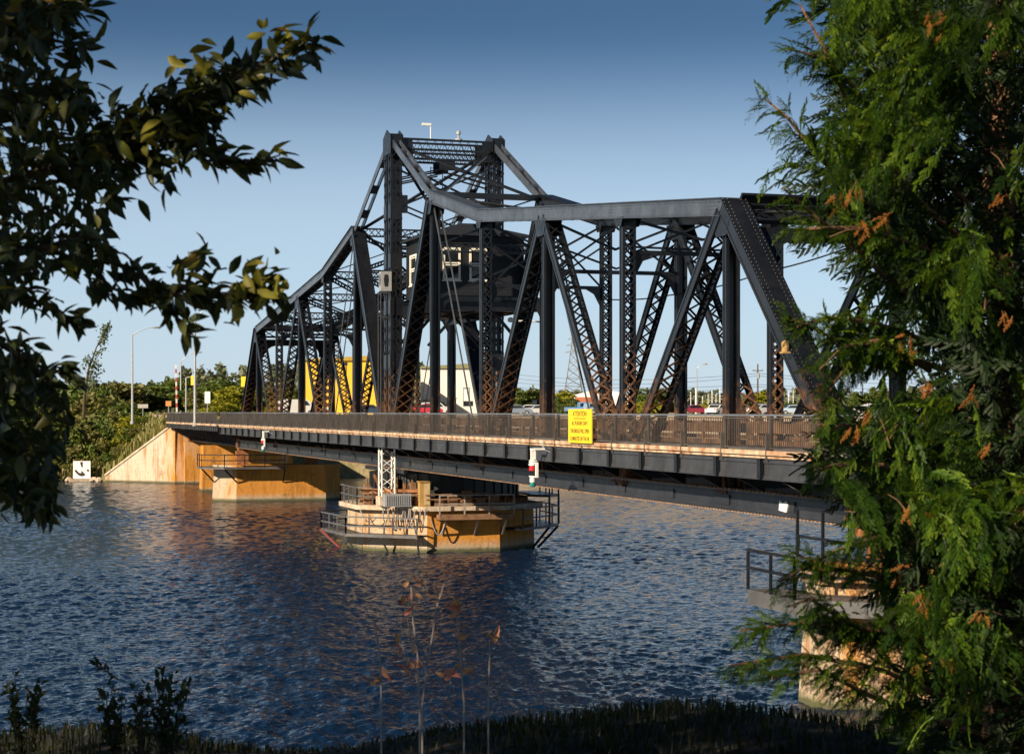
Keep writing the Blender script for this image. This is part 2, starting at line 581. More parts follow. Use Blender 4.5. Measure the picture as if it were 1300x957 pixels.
def make_land():
    m, t, b = nodes('dry_grass_ground')
    xyz, g = pos_xyz(t)
    n1 = noise(t, .12, 5, .65, coord=g['Position']); n2 = noise(t, 1.6, 5, .7, coord=g['Position'])
    col = ramp(t, n1, [(.34, (.09, .11, .03)), (.5, (.22, .19, .075)), (.66, (.33, .26, .14))])
    col = mixc(t, ramp(t, n2, [(.4, .5), (.6, 0.)]), col, (.06, .075, .02))
    sand = maprange(t, xyz[1], 20, 30)
    col = mixc(t, sand, col, ramp(t, n2, [(.3, (.42, .33, .22)), (.7, (.55, .45, .32))]))
    t.links.new(col, b.inputs['Base Color']); b.inputs['Roughness'].default_value = 1
    bump(t, b, n2, .15)
    xs = axis([(-3000, -400, 200), (-400, -160, 20), (-160, -116, 4), (-116, -92, .7)])
    ys = axis([(-1500, -100, 100), (-100, -30, 6), (-30, 12, .7), (12, 60, 4), (60, 200, 20), (200, 2600, 200)])
    V, Fc = grid_mesh(xs, ys, land_h)
    o = arr_obj('far_shore_ground', V, Fc, m, smooth=True)
    tag(o, kind='structure')
    # the road on the embankment
    r = M()
    st = [(-94.9, 6.47), (-140, 6.95), (-200, 7.42), (-420, 7.45)]
    for (xa, za), (xb, zb) in zip(st, st[1:]):
        r.hexa([(xb, -.2, zb - .2), (xa, -.2, za - .2), (xa, 6.3, za - .2), (xb, 6.3, zb - .2), (xb, -.2, zb), (xa, -.2, za), (xa, 6.3, za), (xb, 6.3, zb)])
    tag(r.build('approach_road', MT['asphalt']), kind='structure')
make_land()

def near_h(X, Z):
    lump = .10 * np.sin(X * 1.9 + .4) + .07 * np.sin(X * 4.3 + Z * 1.1) + .05 * np.sin(Z * 2.7 - X)
    e = 7.9 + .35 * np.sin(X * .8 + 1) + .2 * np.sin(X * 2.1)
    return 6.35 - .10 * smooth(0, 6, Z) + lump * .3 - 8.2 * smooth(0, 1, (Z - e) / 11)

def make_bank():
    m, t, b = nodes('dark_bank_soil')
    g = pos_xyz(t)[1]
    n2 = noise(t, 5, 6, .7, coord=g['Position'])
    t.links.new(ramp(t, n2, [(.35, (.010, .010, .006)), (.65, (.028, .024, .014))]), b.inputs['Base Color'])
    b.inputs['Roughness'].default_value = 1
    bump(t, b, n2, .06)
    xs = axis([(-40, -6, 2), (-6, 6, .25), (6, 22, 1.)]); zs = axis([(-30, 0, 3), (0, 14, .25), (14, 24, 1)])
    V, Fc = grid_mesh(xs, zs, near_h)
    V = np.array([W(*v) for v in V])
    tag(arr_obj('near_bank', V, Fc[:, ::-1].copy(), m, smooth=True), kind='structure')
    # grass on the lip of the bank
    T = []; TF = []
    k = 26000
    X = RNG.uniform(-3.6, 3.6, k); Z = RNG.uniform(4.8, 9.6, k)
    h = near_h(X, Z)
    ln = RNG.uniform(.03, .09, k) * (1 + .5 * np.sin(X * 2.3) * np.sin(X * .9 + 2))
    az = RNG.uniform(0, 6.283, k); lean = RNG.uniform(.1, .9, k)
    w = RNG.uniform(.003, .006, k)
    base = np.array([W(a, c, d) for a, c, d in zip(X, Z, h - .01)])
    dx = np.stack([np.cos(az), np.sin(az), np.zeros(k)], 1); sd_ = np.stack([-np.sin(az), np.cos(az), np.zeros(k)], 1)
    up = np.array([0, 0, 1.])
    mid = base + up * (ln * .6)[:, None] + dx * (ln * lean * .25)[:, None]
    tip = base + up * (ln * (1 - .35 * lean))[:, None] + dx * (ln * lean * .8)[:, None]
    V = np.stack([base - sd_ * w[:, None], base + sd_ * w[:, None], mid + sd_ * (w * .8)[:, None], mid - sd_ * (w * .8)[:, None],
                  tip + sd_ * (w * .15)[:, None], tip - sd_ * (w * .15)[:, None]], 1).reshape(-1, 3)
    Fc = (np.array([[0, 1, 2, 3], [3, 2, 4, 5]])[None] + (np.arange(k) * 6)[:, None, None]).reshape(-1, 4)
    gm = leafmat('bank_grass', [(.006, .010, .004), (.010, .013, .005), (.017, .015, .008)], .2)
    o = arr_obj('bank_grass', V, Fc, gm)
    tag(o, 'dark short grass along the lip of the near bank', 'grass', kind='stuff')
make_bank()

# ------------------------------------------------------------------ piers and abutment
PALE = (.47, .38, .27); STAIN = (.58, .24, .028)
def pier_mask(amount_x):
    """rust water runs down the faces under the deck, less on the nose upstream"""
    def f(t, xyz):
        g = t.nodes.new('ShaderNodeNewGeometry')
        s = t.nodes.new('ShaderNodeSeparateXYZ'); t.links.new(g.outputs['True Normal'], s.inputs[0])
        return maprange(t, s.outputs[1], -.85, -.2, -.14, amount_x)
    return f
MT['pier'] = concrete('stained_pier_concrete', PALE, STAIN, pier_mask(.16))
MT['cap'] = plain('pale_cap_concrete', (.58, .50, .40), .9, .35, 2.5, col2=(.34, .24, .15), bumpd=.015)
def wing_mask(t, xyz):
    return maprange(t, xyz[1], -3.2, -1.3, -.25, .12)
MT['abut'] = concrete('stained_abutment_concrete', (.58, .47, .36), STAIN, wing_mask, band=.2)

def ring(cx, cy, rin, z, n=8, rot=22.5):
    r = rin / math.cos(math.pi / n)
    return [(cx + r * math.cos(R(rot + i * 360 / n)), cy + r * math.sin(R(rot + i * 360 / n)), z) for i in range(n)]

def railing(m, pts, z, h=1.0, rails=(1., .5), r=.035, step=1.6, top=None):
    """posts and rails along a polyline at floor height z"""
    pts = [Vector((p[0], p[1], z)) for p in pts]
    for a, b in zip(pts, pts[1:]):
        n = max(1, int(round((b - a).length / step)))
        for i in range(n + 1):
            p = a.lerp(b, i / n)
            m.box(p.x - r, p.x + r, p.y - r, p.y + r, p.z, p.z + h + r)
        for f in rails:
            o = Vector((0, 0, h * f))
            m.beam(a + o, b + o, 1.6 * r, 2.2 * r)

def platform(root, name_floor, pts_out, pts_in, z, th, mat_f, mat_r, h=1.0, rails=(1., .5), braces=None):
    fl = M()
    for (a, b, c, d) in zip(pts_out, pts_out[1:], pts_in[1:], pts_in):
        q = [a, b, c, d]
        fl.hexa([(p[0], p[1], z - th) for p in q] + [(p[0], p[1], z) for p in q])
    f = fl.build(name_floor, mat_f, root)
    rl = M(); railing(rl, pts_out, z, h, rails)
    rl.build('railing', mat_r, root)
    if braces:
        for a, c in braces:
            br = M(); br.beam(a, c, .10, .10); br.build('brace', mat_r, root)
    return f

CP = (-.1, 2.8)
def center_pier():
    root = thing('bridge_pier', 'octagonal orange stained pivot pier in mid river under the control house', 'pier', (CP[0], CP[1], 0))
    m = M()
    m.prism(ring(*CP, 5.08, -3), ring(*CP, 4.95, 2.28)); m.build('shaft', MT['pier'], root)
    s = M(); s.prism(ring(*CP, 5.45, 2.283), ring(*CP, 5.45, 2.53)); s.build('capping_slab', MT['cap'], root)
    def at(ang, rad, tang=0.):
        a = R(ang)
        return (CP[0] + rad * math.cos(a) - tang * math.sin(a), CP[1] + rad * math.sin(a) + tang * math.cos(a))
    def vtx(ang, rin):
        r = rin / math.cos(math.pi / 8)
        return (CP[0] + r * math.cos(R(ang)), CP[1] + r * math.sin(R(ang)))
    # low walkway around the upstream side
    out = [at(-135, 6.4, 0), vtx(-112.5, 6.4), vtx(-67.5, 6.05), at(-22.5 - 4, 6.3)]
    inn = [at(-135, 5.1, 0), vtx(-112.5, 5.1), vtx(-67.5, 5.1), at(-22.5 - 4, 5.45)]
    br = []
    for p, q in zip(out[1:], inn[1:]):
        br.append(((p[0], p[1], .82), (q[0], q[1], -.5)))
    pm = Vector(out[2]).lerp(Vector(out[3]), .5); qm = Vector(inn[2]).lerp(Vector(inn[3]), .5)
    br.append(((pm.x, pm.y, .82), (qm.x, qm.y, -.3)))
    platform(root, 'walkway_floor', out, inn, .98, .16, MT['darksteel'], MT['darksteel'], .92, (1., .45), br)
    # timber walkway on the face towards the camera
    out = [at(0, 5.9, -1.6), at(0, 5.9, 2.6)]
    inn = [at(0, 5.0, -1.6), at(0, 5.0, 2.6)]
    br = [((p[0], p[1], 1.85), (CP[0] + 5.0, p[1], .95)) for p in (at(0, 5.85, -1.2), at(0, 5.85, .6), at(0, 5.85, 2.2))]
    platform(root, 'walkway_floor', out, inn, 2.1, .28, MT['brownwood'], MT['wood'], 1.05, (1., .55), br)
    # two storey landing on the shaded side
    out = [at(22.5 + 6, 6.6), at(45, 6.4, 1.2), at(67.5, 6.8), at(90, 6.5, 1.5)]
    inn = [at(22.5 + 6, 5.2), at(45, 5.0, 1.2), at(67.5, 5.3), at(90, 5.0, 1.5)]
    br = [((p[0], p[1], 1.2), (q[0], q[1], -.4)) for p, q in zip(out[1:3], inn[1:3])]
    platform(root, 'walkway_floor', out, inn, 1.3, .14, MT['paint'], MT['paint'], 1.05, (1., .5), br)
    platform(root, 'walkway_floor', [out[1], out[2], out[3]], [inn[1], inn[2], inn[3]], 3.0, .14, MT['paint'], MT['paint'], 1.05, (1., .55),
             [((p[0], p[1], 1.3), (p[0], p[1], 3.0)) for p in out[1:3]])
    # drum, rack and rollers
    d = M(); d.lathe((0, 3, 0), [(4.2, 3.0), (4.2, 4.28)], 40)
    for i in range(40):
        a = 2 * math.pi * i / 40
        d.beam((4.22 * math.cos(a), 3 + 4.22 * math.sin(a), 3.0), (4.22 * math.cos(a), 3 + 4.22 * math.sin(a), 4.28), .1, .12, side=(-math.sin(a), math.cos(a), 0))
    d.build('drum', MT['black'], root)
    g = M(); g.lathe((0, 3, 0), [(4.75, 2.535), (4.75, 2.72), (4.3, 2.74)], 48)
    for i in range(96):
        a = 2 * math.pi * i / 96
        g.beam((4.74 * math.cos(a), 3 + 4.74 * math.sin(a), 2.56), (4.74 * math.cos(a), 3 + 4.74 * math.sin(a), 2.84), .14, .14, side=(-math.sin(a), math.cos(a), 0))
    g.build('gear_rack', MT['rust'], root)
    for i in range(28):
        a = 2 * math.pi * i / 28
        w = M(); w.tube([(4.0 * math.cos(a), 3 + 4.0 * math.sin(a), 2.86), (4.32 * math.cos(a), 3 + 4.32 * math.sin(a), 2.86)], .14, 10)
        w.build('roller', MT['rust'], root)
    b = M()
    b.beam(at(-45, 4.9, -2.2) + (3.35,), at(-45, 5.0, 2.0) + (3.35,), .16, .22, side=(0, 0, 1))
    b.beam(at(-45, 5.1, -1.0) + (2.95,), at(-45, 4.8, 1.9) + (2.95,), .2, .2, side=(0, 0, 1))
    for tg in (-1.6, -.5, .6, 1.7):
        b.beam(at(-45, 4.95, tg) + (2.54,), at(-45, 4.95, tg) + (3.5 + .25 * (tg > 0),), .14, .14)
    b.beam(at(-45, 4.5, -.9) + (2.7,), at(-45, 4.9, -1.4) + (4.2,), .12, .12)
    b.tube([at(-45, 4.9, -1.6) + (3.15,), at(-45, 4.9, .2) + (3.15,)], .17, 10)
    b.build('drive_shafting', MT['rust'], root)
    cl = M()
    for k, (tg, rd, zz, h_) in enumerate(((-2.0, 4.7, 2.54, 1.1), (-1.2, 4.5, 2.54, .8), (.9, 4.6, 2.54, 1.25), (1.4, 4.9, 2.54, .6), (-.4, 4.4, 2.54, 1.5))):
        q = at(-45, rd, tg); cl.box(q[0] - .22, q[0] + .22, q[1] - .16, q[1] + .16, zz, zz + h_)
        cl.tube([q + (zz + h_,), q + (zz + h_ + .35,)], .05, 6)
    for k in range(5):
        q = at(0, 4.85, -1.4 + k * .8); cl.box(q[0] - .14, q[0] + .14, q[1] - .25, q[1] + .25, 2.54, 2.9 + .22 * (k % 3))
    cl.tube([at(-45, 5.2, -2.2) + (2.9,), at(-22.5, 5.55) + (2.9,), at(0, 5.2, 1.6) + (2.95,)], .045, 6)
    cl.tube([at(-45, 5.25, -2.2) + (3.2,), at(-22.5, 5.6) + (3.15,), at(0, 5.2, 1.6) + (3.25,)], .03, 6)
    cl.build('machinery', MT['brownwood'], root)
    gr = M(); railing(gr, [at(-112.5, 5.6), vtx(-112.5, 5.35), vtx(-67.5, 5.35), at(-45, 5.35, -1.2)], 2.535, .95, (1., .5), .028, 1.2); gr.build('slab_railing', MT['darksteel'], root)
    # hoses looped under the slab edge
    for i in range(7):
        s0 = -.35 + i * .34 if i < 6 else 2.0
        dp = .85 + .14 * ((i * 7) % 3)
        pts = []
        for q in range(13):
            u = q / 12
            pts.append(at(-45, 5.62 + .05 * math.sin(i + q), s0 + .30 * u) + (2.42 - dp * math.sin(math.pi * u) ** .75 * (.9 if i % 2 else 1.1),))
        h = M(); h.tube(pts, .035, 6); h.build('hose', MT['hose'], root)
    pts = [at(0, 5.5, -2.0 + .9 * q / 10) + (1.9 - .9 * math.sin(math.pi * q / 10),) for q in range(11)]
    h = M(); h.tube(pts, .035, 6); h.build('hose', MT['hose'], root)
    pts = [at(-45, 5.55, -1.9 + 1.1 * q / 10) + (2.3 - .5 * math.sin(math.pi * q / 10) - .04 * q,) for q in range(11)]
    h = M(); h.tube(pts, .03, 6); h.build('hose', MT['hose'], root)
    # red ladder at the upstream corner
    ld = M()
    p, q = at(-112.5, 6.9, .3), at(-95, 5.4, .2)
    for o in (-.2, .2):
        ld.beam((p[0] + o, p[1], .9), (q[0] + o, q[1], -.4), .06, .06)
    ld.build('ladder', plain('red_ladder_paint', (.25, .05, .045), .7), root)

center_pier()

# white mast, cabinets that stand on the pivot pier
def lattice_mast():
    x, y = 3.35, -1.15
    root = thing('lattice_mast', 'small white lattice mast on the pivot pier reaching up to the walkway', 'mast', (x, y, 2.53))
    s = .36
    for i, j in ((-1, -1), (1, -1), (1, 1), (-1, 1)):
        m = M(); m.tube([(x + i * s, y + j * s, 2.53), (x + i * s, y + j * s, 5.72)], .045, 6); m.build('leg', MT['white'], root)
    m = M()
    n = 6; dz = 3.1 / n
    cs = [(-1, -1), (1, -1), (1, 1), (-1, 1)]
    for k in range(n):
        for a, b in zip(cs, cs[1:] + cs[:1]):
            if k % 2: a, b = b, a
            m.tube([(x + a[0] * s, y + a[1] * s, 2.6 + k * dz), (x + b[0] * s, y + b[1] * s, 2.6 + (k + 1) * dz)], .022, 5)
    m.build('bracing', MT['white'], root)
    m = M(); m.box(x - .5, x + .5, y - .5, y + .5, 2.535, 3.05); m.build('base_box', MT['cap'], root)
lattice_mast()

def tan_cabinet():
    x, y = 4.75, .55
    root = thing('cabinet', 'tall tan electrical cabinet standing on the pivot pier slab', 'cabinet', (x, y, 2.54))
    m = M(); m.box(x - .25, x + .25, y - .25, y + .35, 2.54, 3.85); m.build('body', MT['tan'], root)
    m = M(); m.box(x + .252, x + .275, y + .0, y + .30, 2.62, 3.78); m.build('door', plain('pale_tan_paint', (.56, .42, .22), .6), root)
    m = M(); m.box(x - .3, x + .3, y - .30, y + .40, 3.85, 3.9); m.build('roof', MT['tan'], root)
    x, y = 4.6, -.85
    root = thing('cabinet', 'low louvred grey machine box beside the tan cabinet', 'cabinet', (x, y, 2.54))
    m = M(); m.box(x - .25, x + .25, y - .75, y + .75, 2.54, 3.22); m.build('body', MT['greybox'], root)
    m = M()
    for i in range(12):
        yy = y - .66 + i * .12
        m.box(x + .25, x + .29, yy - .02, yy + .02, 2.62, 3.14)
    m.build('louvre', MT['galv'], root)
tan_cabinet()

def rest_pier(x0, label, ztop, flip, walk_left=True):
    """a long pier across the bridge line with chamfered noses"""
    root = thing('bridge_pier', label, 'pier', (x0, 3.1, 0))
    hw, y0, y1, ch = 2.0, -2.35, 8.5, 1.6
    def outline(o):
        a = hw + o
        return [(x0 + a, y0 + ch - o * .4), (x0 + a, y1 - ch + o * .4), (x0 + a - ch, y1 + o), (x0 - a + ch, y1 + o), (x0 - a, y1 - ch + o * .4), (x0 - a, y0 + ch - o * .4), (x0 - a + ch, y0 - o), (x0 + a - ch, y0 - o)]
    m = M(); m.prism([p + (-3,) for p in outline(.28)], [p + (ztop - .35,) for p in outline(0)]); m.build('shaft', MT['pier'], root)
    m = M(); m.prism([p + (ztop - .347,) for p in outline(.12)], [p + (ztop,) for p in outline(.12)]); m.build('capping_slab', MT['pier'], root)
    # bearing blocks under the end of the trusses
    for yy in (0, 6):
        b = M(); b.box(x0 - .5, x0 + .5, yy - .5, yy + .5, ztop + .002, 4.27); b.build('bearing_block', MT['rust'], root)
    wx = x0 + hw + .12
    out = [(x0 - 1.2, y0 - 1.3), (x0 + 1.6, y0 - 1.3), (wx + 1.0, y0 + .4), (wx + 1.0, 3.2)]
    inn = [(x0 - 1.2, y0 - .1), (x0 + .5, y0 - .1), (wx, y0 + ch), (wx, 3.2)]
    zf = ztop - .15 if walk_left else ztop - .6
    br = [((a[0], a[1], zf - .15), (c[0], c[1], zf - 1.3)) for a, c in zip(out[1:], inn[1:])]
    platform(root, 'walkway_floor', out, inn, zf, .16 if walk_left else .4, MT['darksteel'], MT['paint'], 1.05, (1., .55), br)
    return root
rest_pier(-56.1, 'long orange stained pier under the far end of the swing span', 3.1, 1)
near_root = rest_pier(57.2, 'stained rest pier at the near end behind the cedar', 3.55, -1, False)
rl = M()
railing(rl, [(58.6, -2.0), (58.6, 2.6)], 3.56, 1.5, (1., .5), .035, 1.5); railing(rl, [(55.6, -2.0), (58.6, -2.0)], 3.56, 1.5, (1., .5), .035, 1.5)
rl.build('upper_railing', MT['paint'], near_root)

def approach_pier():
    root = thing('bridge_pier', 'narrow orange pier between the far rest pier and the abutment', 'pier', (-76, 3, 0))
    m = M(); m.prism([(-74.6, -1.0, -3), (-74.6, 8, -3), (-77.4, 8, -3), (-77.4, -1.0, -3)], [(-74.9, -.8, 4.4), (-74.9, 7.8, 4.4), (-77.1, 7.8, 4.4), (-77.1, -.8, 4.4)])
    m.build('shaft', MT['abut'], root)
approach_pier()

def abutment():
    root = thing('abutment', 'stained concrete abutment with a sloping wing wall on the far shore', 'abutment', (-96, 3, 0))
    m = M(); m.prism([(-94.6, -1.2, -3), (-94.6, 8.4, -3), (-96.4, 8.4, -3), (-96.4, -1.2, -3)], [(-94.9, -1.2, 6.3), (-94.9, 8.4, 6.3), (-96.4, 8.4, 6.3), (-96.4, -1.2, 6.3)])
    m.build('breast_wall', MT['abut'], root)
    a, b = Vector((-94.7, -1.2, 0)), Vector((-102.0, -7.9, 0))
    d = (b - a).normalized(); nrm = Vector((d.y, -d.x, 0)) * -1
    bk = Vector((-d.y, d.x, 0)); 
    if bk.x > 0: bk = -bk
    def q(p, z, o=0.): return tuple(p + bk * o + Vector((0, 0, z)))
    m = M()
    m.hexa([q(a, -3), q(b, -3), q(b, -3, .9), q(a, -3, .9), q(a, 6.38), q(b, .62), q(b, .62, .9), q(a, 6.38, .9)])
    m.build('wing_wall', MT['abut'], root)
    c = M()
    c.hexa([q(a, 6.383, -.12), q(b, .623, -.12), q(b, .623, 1.0), q(a, 6.383, 1.0), q(a, 6.6, -.12), q(b, .84, -.12), q(b, .84, 1.0), q(a, 6.6, 1.0)])
    c.build('wing_coping', MT['cap'], root)
    m = M(); m.box(-94.58, -93.5, -.3, 8.3, -3, 4.4)
    m.build('bearing_shelf', MT['abut'], root)
    m = M(); m.prism([(-94.2, 8.42, -3), (-94.2, 9.6, -3), (-112, 12.5, -3), (-112, 11.2, -3)], [(-94.4, 8.42, 6.3), (-94.4, 9.4, 6.3), (-112, 12.3, 6.3), (-112, 11.2, 6.3)])
    m.build('wing_wall', MT['abut'], root)
abutment()
# ------------------------------------------------------------------ the swing bridge
PN = 9.35
NPAN = 6
UZ = {0: 23.15, 1: 18.85, 2: 16.88, 3: 16.0, 4: 15.14, 5: 14.27}
LZ = 4.9
TY = (0.0, 6.0)                    # near truss, far truss
bridge = thing('swing_bridge', 'black riveted steel swing truss bridge crossing the river', 'bridge', (0, 3, 2.9))

def U(n, y=0.): return Vector((n * PN, y, UZ[abs(n)]))
def Lo(n, y=0.): return Vector((n * PN, y, LZ))

def lattice(m, p0, p1, ws, hn, modes, side=(0, 1, 0), lip=.09, pitch=None, bar=.075, slots=(0, 1), batten=.9, trim0=0., trim1=0.):
    """built-up member: corner angles, and on each of its four faces a plate, lacing or nothing.
    modes: dict with keys n+ n- s+ s- -> 'plate' | 'X' | 'V' | 'dash' | None"""
    p0 = Vector(p0); p1 = Vector(p1)
    a = (p1 - p0); a.normalize()
    p0 = p0 + a * trim0; p1 = p1 - a * trim1
    Ln = (p1 - p0).length
    s_ = Vector(side); s_ = (s_ - a * s_.dot(a)).normalized()
    n_ = s_.cross(a).normalized()
    def face(key):
        sg = 1 if key[1] == '+' else -1
        return (n_ * sg, s_, hn, ws) if key[0] == 'n' else (s_ * sg, n_, ws, hn)
    m.cur = slots[0]
    for i in (-1, 1):
        for j in (-1, 1):
            m.beam(p0, p1, lip, .016, side, os=i * (ws - lip) / 2, on=j * (hn / 2 + .008))
            m.beam(p0, p1, .016, lip, side, os=i * (ws / 2 + .008), on=j * (hn - lip) / 2)
    for key, md in modes.items():
        if not md: continue
        nr, tg, dep, wid = face(key)
        off = dep / 2
        if md == 'plate':
            m.cur = slots[0]
            if key[0] == 'n': m.beam(p0, p1, ws - .002, .014, side, on=(1 if key[1] == '+' else -1) * (hn / 2 - .009))
            else: m.beam(p0, p1, .014, hn - .002, side, os=(1 if key[1] == '+' else -1) * (ws / 2 - .009))
            continue
        m.cur = slots[1]
        pt = pitch or wid * .85
        bl = min(batten * wid, Ln * .2)
        # end battens
        for q0, q1 in ((p0, p0 + a * bl), (p1 - a * bl, p1)):
            c = nr * (off + .021)
            m.beam(q0 + c, q1 + c, wid, .012, tuple(tg))
        q0 = p0 + a * bl; q1 = p1 - a * bl
        LL = (q1 - q0).length
        k = max(1, int(round(LL / pt)))
        for i in range(k):
            A = q0.lerp(q1, i / k); B = q0.lerp(q1, (i + 1) / k)
            e = tg * (wid / 2 - bar * .4)
            c1 = nr * (off + .022); c2 = nr * (off + .036)
            if md == 'X':
                m.beam(A - e + c1, B + e + c1, bar, .012, tuple(nr.cross(B + e - A + e)))
                m.beam(A + e + c2, B - e + c2, bar, .012, tuple(nr.cross(B - e - A - e)))
            elif md == 'V':
                if i % 2: e = -e
                m.beam(A - e + c1, B + e + c1, bar, .012, tuple(nr.cross(B + e - A + e)))
            elif md == 'dash':
                m.beam(A + c1, A.lerp(B, .5) + c1, wid, .012, tuple(tg))
    m.cur = slots[0]

def rivets_along(m, p0, p1, nr, step, offs, r=.024):
    p0 = Vector(p0); p1 = Vector(p1)
    n = int((p1 - p0).length / step)
    for i in range(n + 1):
        p = p0.lerp(p1, i / max(1, n))
        for o in offs:
            m.rivet(p + Vector(o), nr, r)

def truss(y):
    near = y < 1
    tp = [MT['web'], MT['lace']]
    # --- top chord, box girders with a cover plate
    for sgn in (1, -1):
        for n in range(1, 5):
            m = M()
            a, b = U(sgn * n, y), U(sgn * (n + 1), y)
            lattice(m, a, b, .66, .52, {'s+': 'plate', 's-': 'plate', 'n+': 'V' if sgn > 0 else 'plate', 'n-': 'plate' if sgn > 0 else 'V'}, slots=(0, 0), pitch=.6)
            ax = (b - a).normalized(); up = Vector((-ax.z, 0, ax.x))
            if up.z < 0: up = -up
            m.beam(a + up * .29, b + up * .29, .84, .03)
            m.beam(a - up * .29 + Vector((0, -.36, 0)), b - up * .29 + Vector((0, -.36, 0)), .14, .02)
            if near and sgn > 0:
                q = Vector((0, -.362, 0))
                for uo in (.22, -.22):
                    rivets_along(m, a + up * uo + q, b + up * uo + q, (0, -1, 0), .16 if n > 2 else .2, [(0, 0, 0)], .02)
                for k in range(26):
                    for s in (.16, .05, -.06, -.16):
                        pp = b - ax * (.35 + .11 * (k % 8)) + up * s + q
                        if k < 8: m.rivet(pp, (0, -1, 0), .02)
                    if k < 8:
                        for s in (.16, .05, -.06, -.16): m.rivet(a + ax * (.35 + .11 * k) + up * s + q, (0, -1, 0), .02)
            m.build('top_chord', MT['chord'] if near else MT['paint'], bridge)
        # tower tie bars from the tower top down to the shoulder
        m = M()
        a, b = U(0, y) + Vector((sgn * .6, 0, -.25)), U(sgn, y)
        for o in (-.20, .20):
            m.beam(a + Vector((0, o, 0)), b + Vector((0, o, 0)), .07, .40)
        ax = (b - a).normalized()
        for k in range(3):
            p = a.lerp(b, (k + .7) / 3.4)
            m.beam(p - ax * .2, p + ax * .2, .34, .36)
        m.build('tie_bar', MT['chord'], bridge)
        # end post
        m = M()
        a, b = U(sgn * 5, y), Lo(sgn * 6, y)
        md = {'s+': 'plate', 's-': 'plate', 'n+': 'plate', 'n-': 'X'} if sgn < 0 else {'s+': 'plate', 's-': 'plate', 'n+': 'X', 'n-': 'plate'}
        ax = (b - a).normalized(); up = Vector((-ax.z, 0, ax.x))
        if up.z < 0: up = -up
        n_test = Vector((0, 1, 0)).cross(ax)
        md = {'s+': 'plate', 's-': 'plate', ('n+' if n_test.dot(up) > 0 else 'n-'): 'plate', ('n-' if n_test.dot(up) > 0 else 'n+'): 'X'}
        lattice(m, a, b, .72, .56, md, slots=(0, 1))
        m.beam(a + up * .31, b + up * .31, .92, .035)
        if near and sgn > 0:
            for o in (-.40, -.24, .24, .40):
                rivets_along(m, a + up * .328, b + up * .328, up, .17, [(0, o, 0)], .022)
            for uo in (.22, -.22):
                rivets_along(m, a + up * uo + Vector((0, -.385, 0)), b + up * uo + Vector((0, -.385, 0)), (0, -1, 0), .17, [(0, 0, 0)], .022)
        m.build('end_post', tp, bridge)
        # web diagonals
        for (n, l, kind) in ((1, 0, 'cover'), (3, 2, 'main'), (3, 4, 'main'), (5, 4, 'main')):
            m = M()
            a, b = U(sgn * n, y), Lo(sgn * l, y)
            if kind == 'main':
                lattice(m, a, b, .70 if n != 5 else .78, .40, {'s+': 'plate', 's-': 'plate', 'n+': 'X', 'n-': 'X'}, slots=(0, 1), trim0=.25, trim1=.25)
                if near and sgn > 0 and n == 5:
                    ax = (b - a).normalized(); nn = Vector((0, 1, 0)).cross(ax)
                    for o in (-.34, .34): rivets_along(m, a + nn * .22, b + nn * .22, nn, .2, [(0, o, 0)], .02)
            else:
                ax = (b - a).normalized(); nn = Vector((0, 1, 0)).cross(ax)
                upk = 'n+' if nn.z > 0 else 'n-'; lok = 'n-' if nn.z > 0 else 'n+'
                lattice(m, a, b, .80, .52, {'s+': 'plate', 's-': 'plate', upk: 'plate', lok: 'X'}, slots=(0, 1), trim0=.2, trim1=.3)
            m.build('diagonal', tp, bridge)
        # light counter bars
        m = M()
        a, b = U(sgn, y), Lo(sgn * 2, y)
        for o in (-.17, .17):
            m.beam(a + Vector((0, o, 0)), b + Vector((0, o, 0)), .035, .15)
        m.build('counter_bar', MT['deck_steel'], bridge)
        # posts and hangers
        for n in range(1, 6):
            m = M()
            a, b = U(sgn * n, y), Lo(sgn * n, y)
            if n in (2, 4):
                lattice(m, a, b, .50, .36, {'s+': 'plate', 's-': 'plate', 'n+': 'X', 'n-': 'X'}, slots=(0, 1), pitch=.46, trim0=.25, trim1=.25)
            else:
                lattice(m, a, b, .46, .30, {'s+': 'plate', 's-': 'plate'}, slots=(0, 1), trim0=.25, trim1=.25)
                m.beam(a, b, .44, .014)
                if near and sgn > 0 and n == 5:
                    for o in (-.19, .19): rivets_along(m, b + Vector((.17, o, .4)), a + Vector((.17, o, -.4)), (1, 0, 0), .16, [(0, 0, 0)], .018)
            m.build('post', tp, bridge)
    # --- tower column
    for o in (-.52, .52):
        m = M()
        a, b = Vector((o, y, UZ[0] + .1)), Vector((o, y, LZ))
        lattice(m, a, b, .62, .62, {'s+': 'X', 's-': 'X', ('n-' if o > 0 else 'n+'): 'X'}, slots=(0, 1), pitch=.70, lip=.12, bar=.07)
        for zz in (19.0, 16.2, 13.6, 10.5):
            m.box(o - .325, o + .325, y - .348, y - .336, zz - .4, zz + .4)
            m.box(o + .336, o + .348, y - .32, y + .32, zz - .5, zz + .5)
        m.build('tower_column', tp, bridge)
    m = M()
    m.plate([(-.95, UZ[0] - .9), (.95, UZ[0] - .9), (.95, UZ[0] + .1), (.1, UZ[0] + .5), (-.1, UZ[0] + .5), (-.95, UZ[0] + .1)], y - .37, y - .352)
    m.plate([(-.95, UZ[0] - .9), (.95, UZ[0] - .9), (.95, UZ[0] + .1), (.1, UZ[0] + .5), (-.1, UZ[0] + .5), (-.95, UZ[0] + .1)], y + .352, y + .37)
    m.box(-.2, .2, y - .34, y + .34, UZ[0] + .1, UZ[0] + .3)
    m.build('tower_cap', MT['paint'], bridge)
    # --- bottom chord: riveted plate girder, 0.6 m deep
    m = M()
    z0, z1 = 4.58, 5.18
    E = NPAN * PN + .5
    for o in (-.27, .27): m.box(-E, E, y + o - .012, y + o + .012, z0, z1)
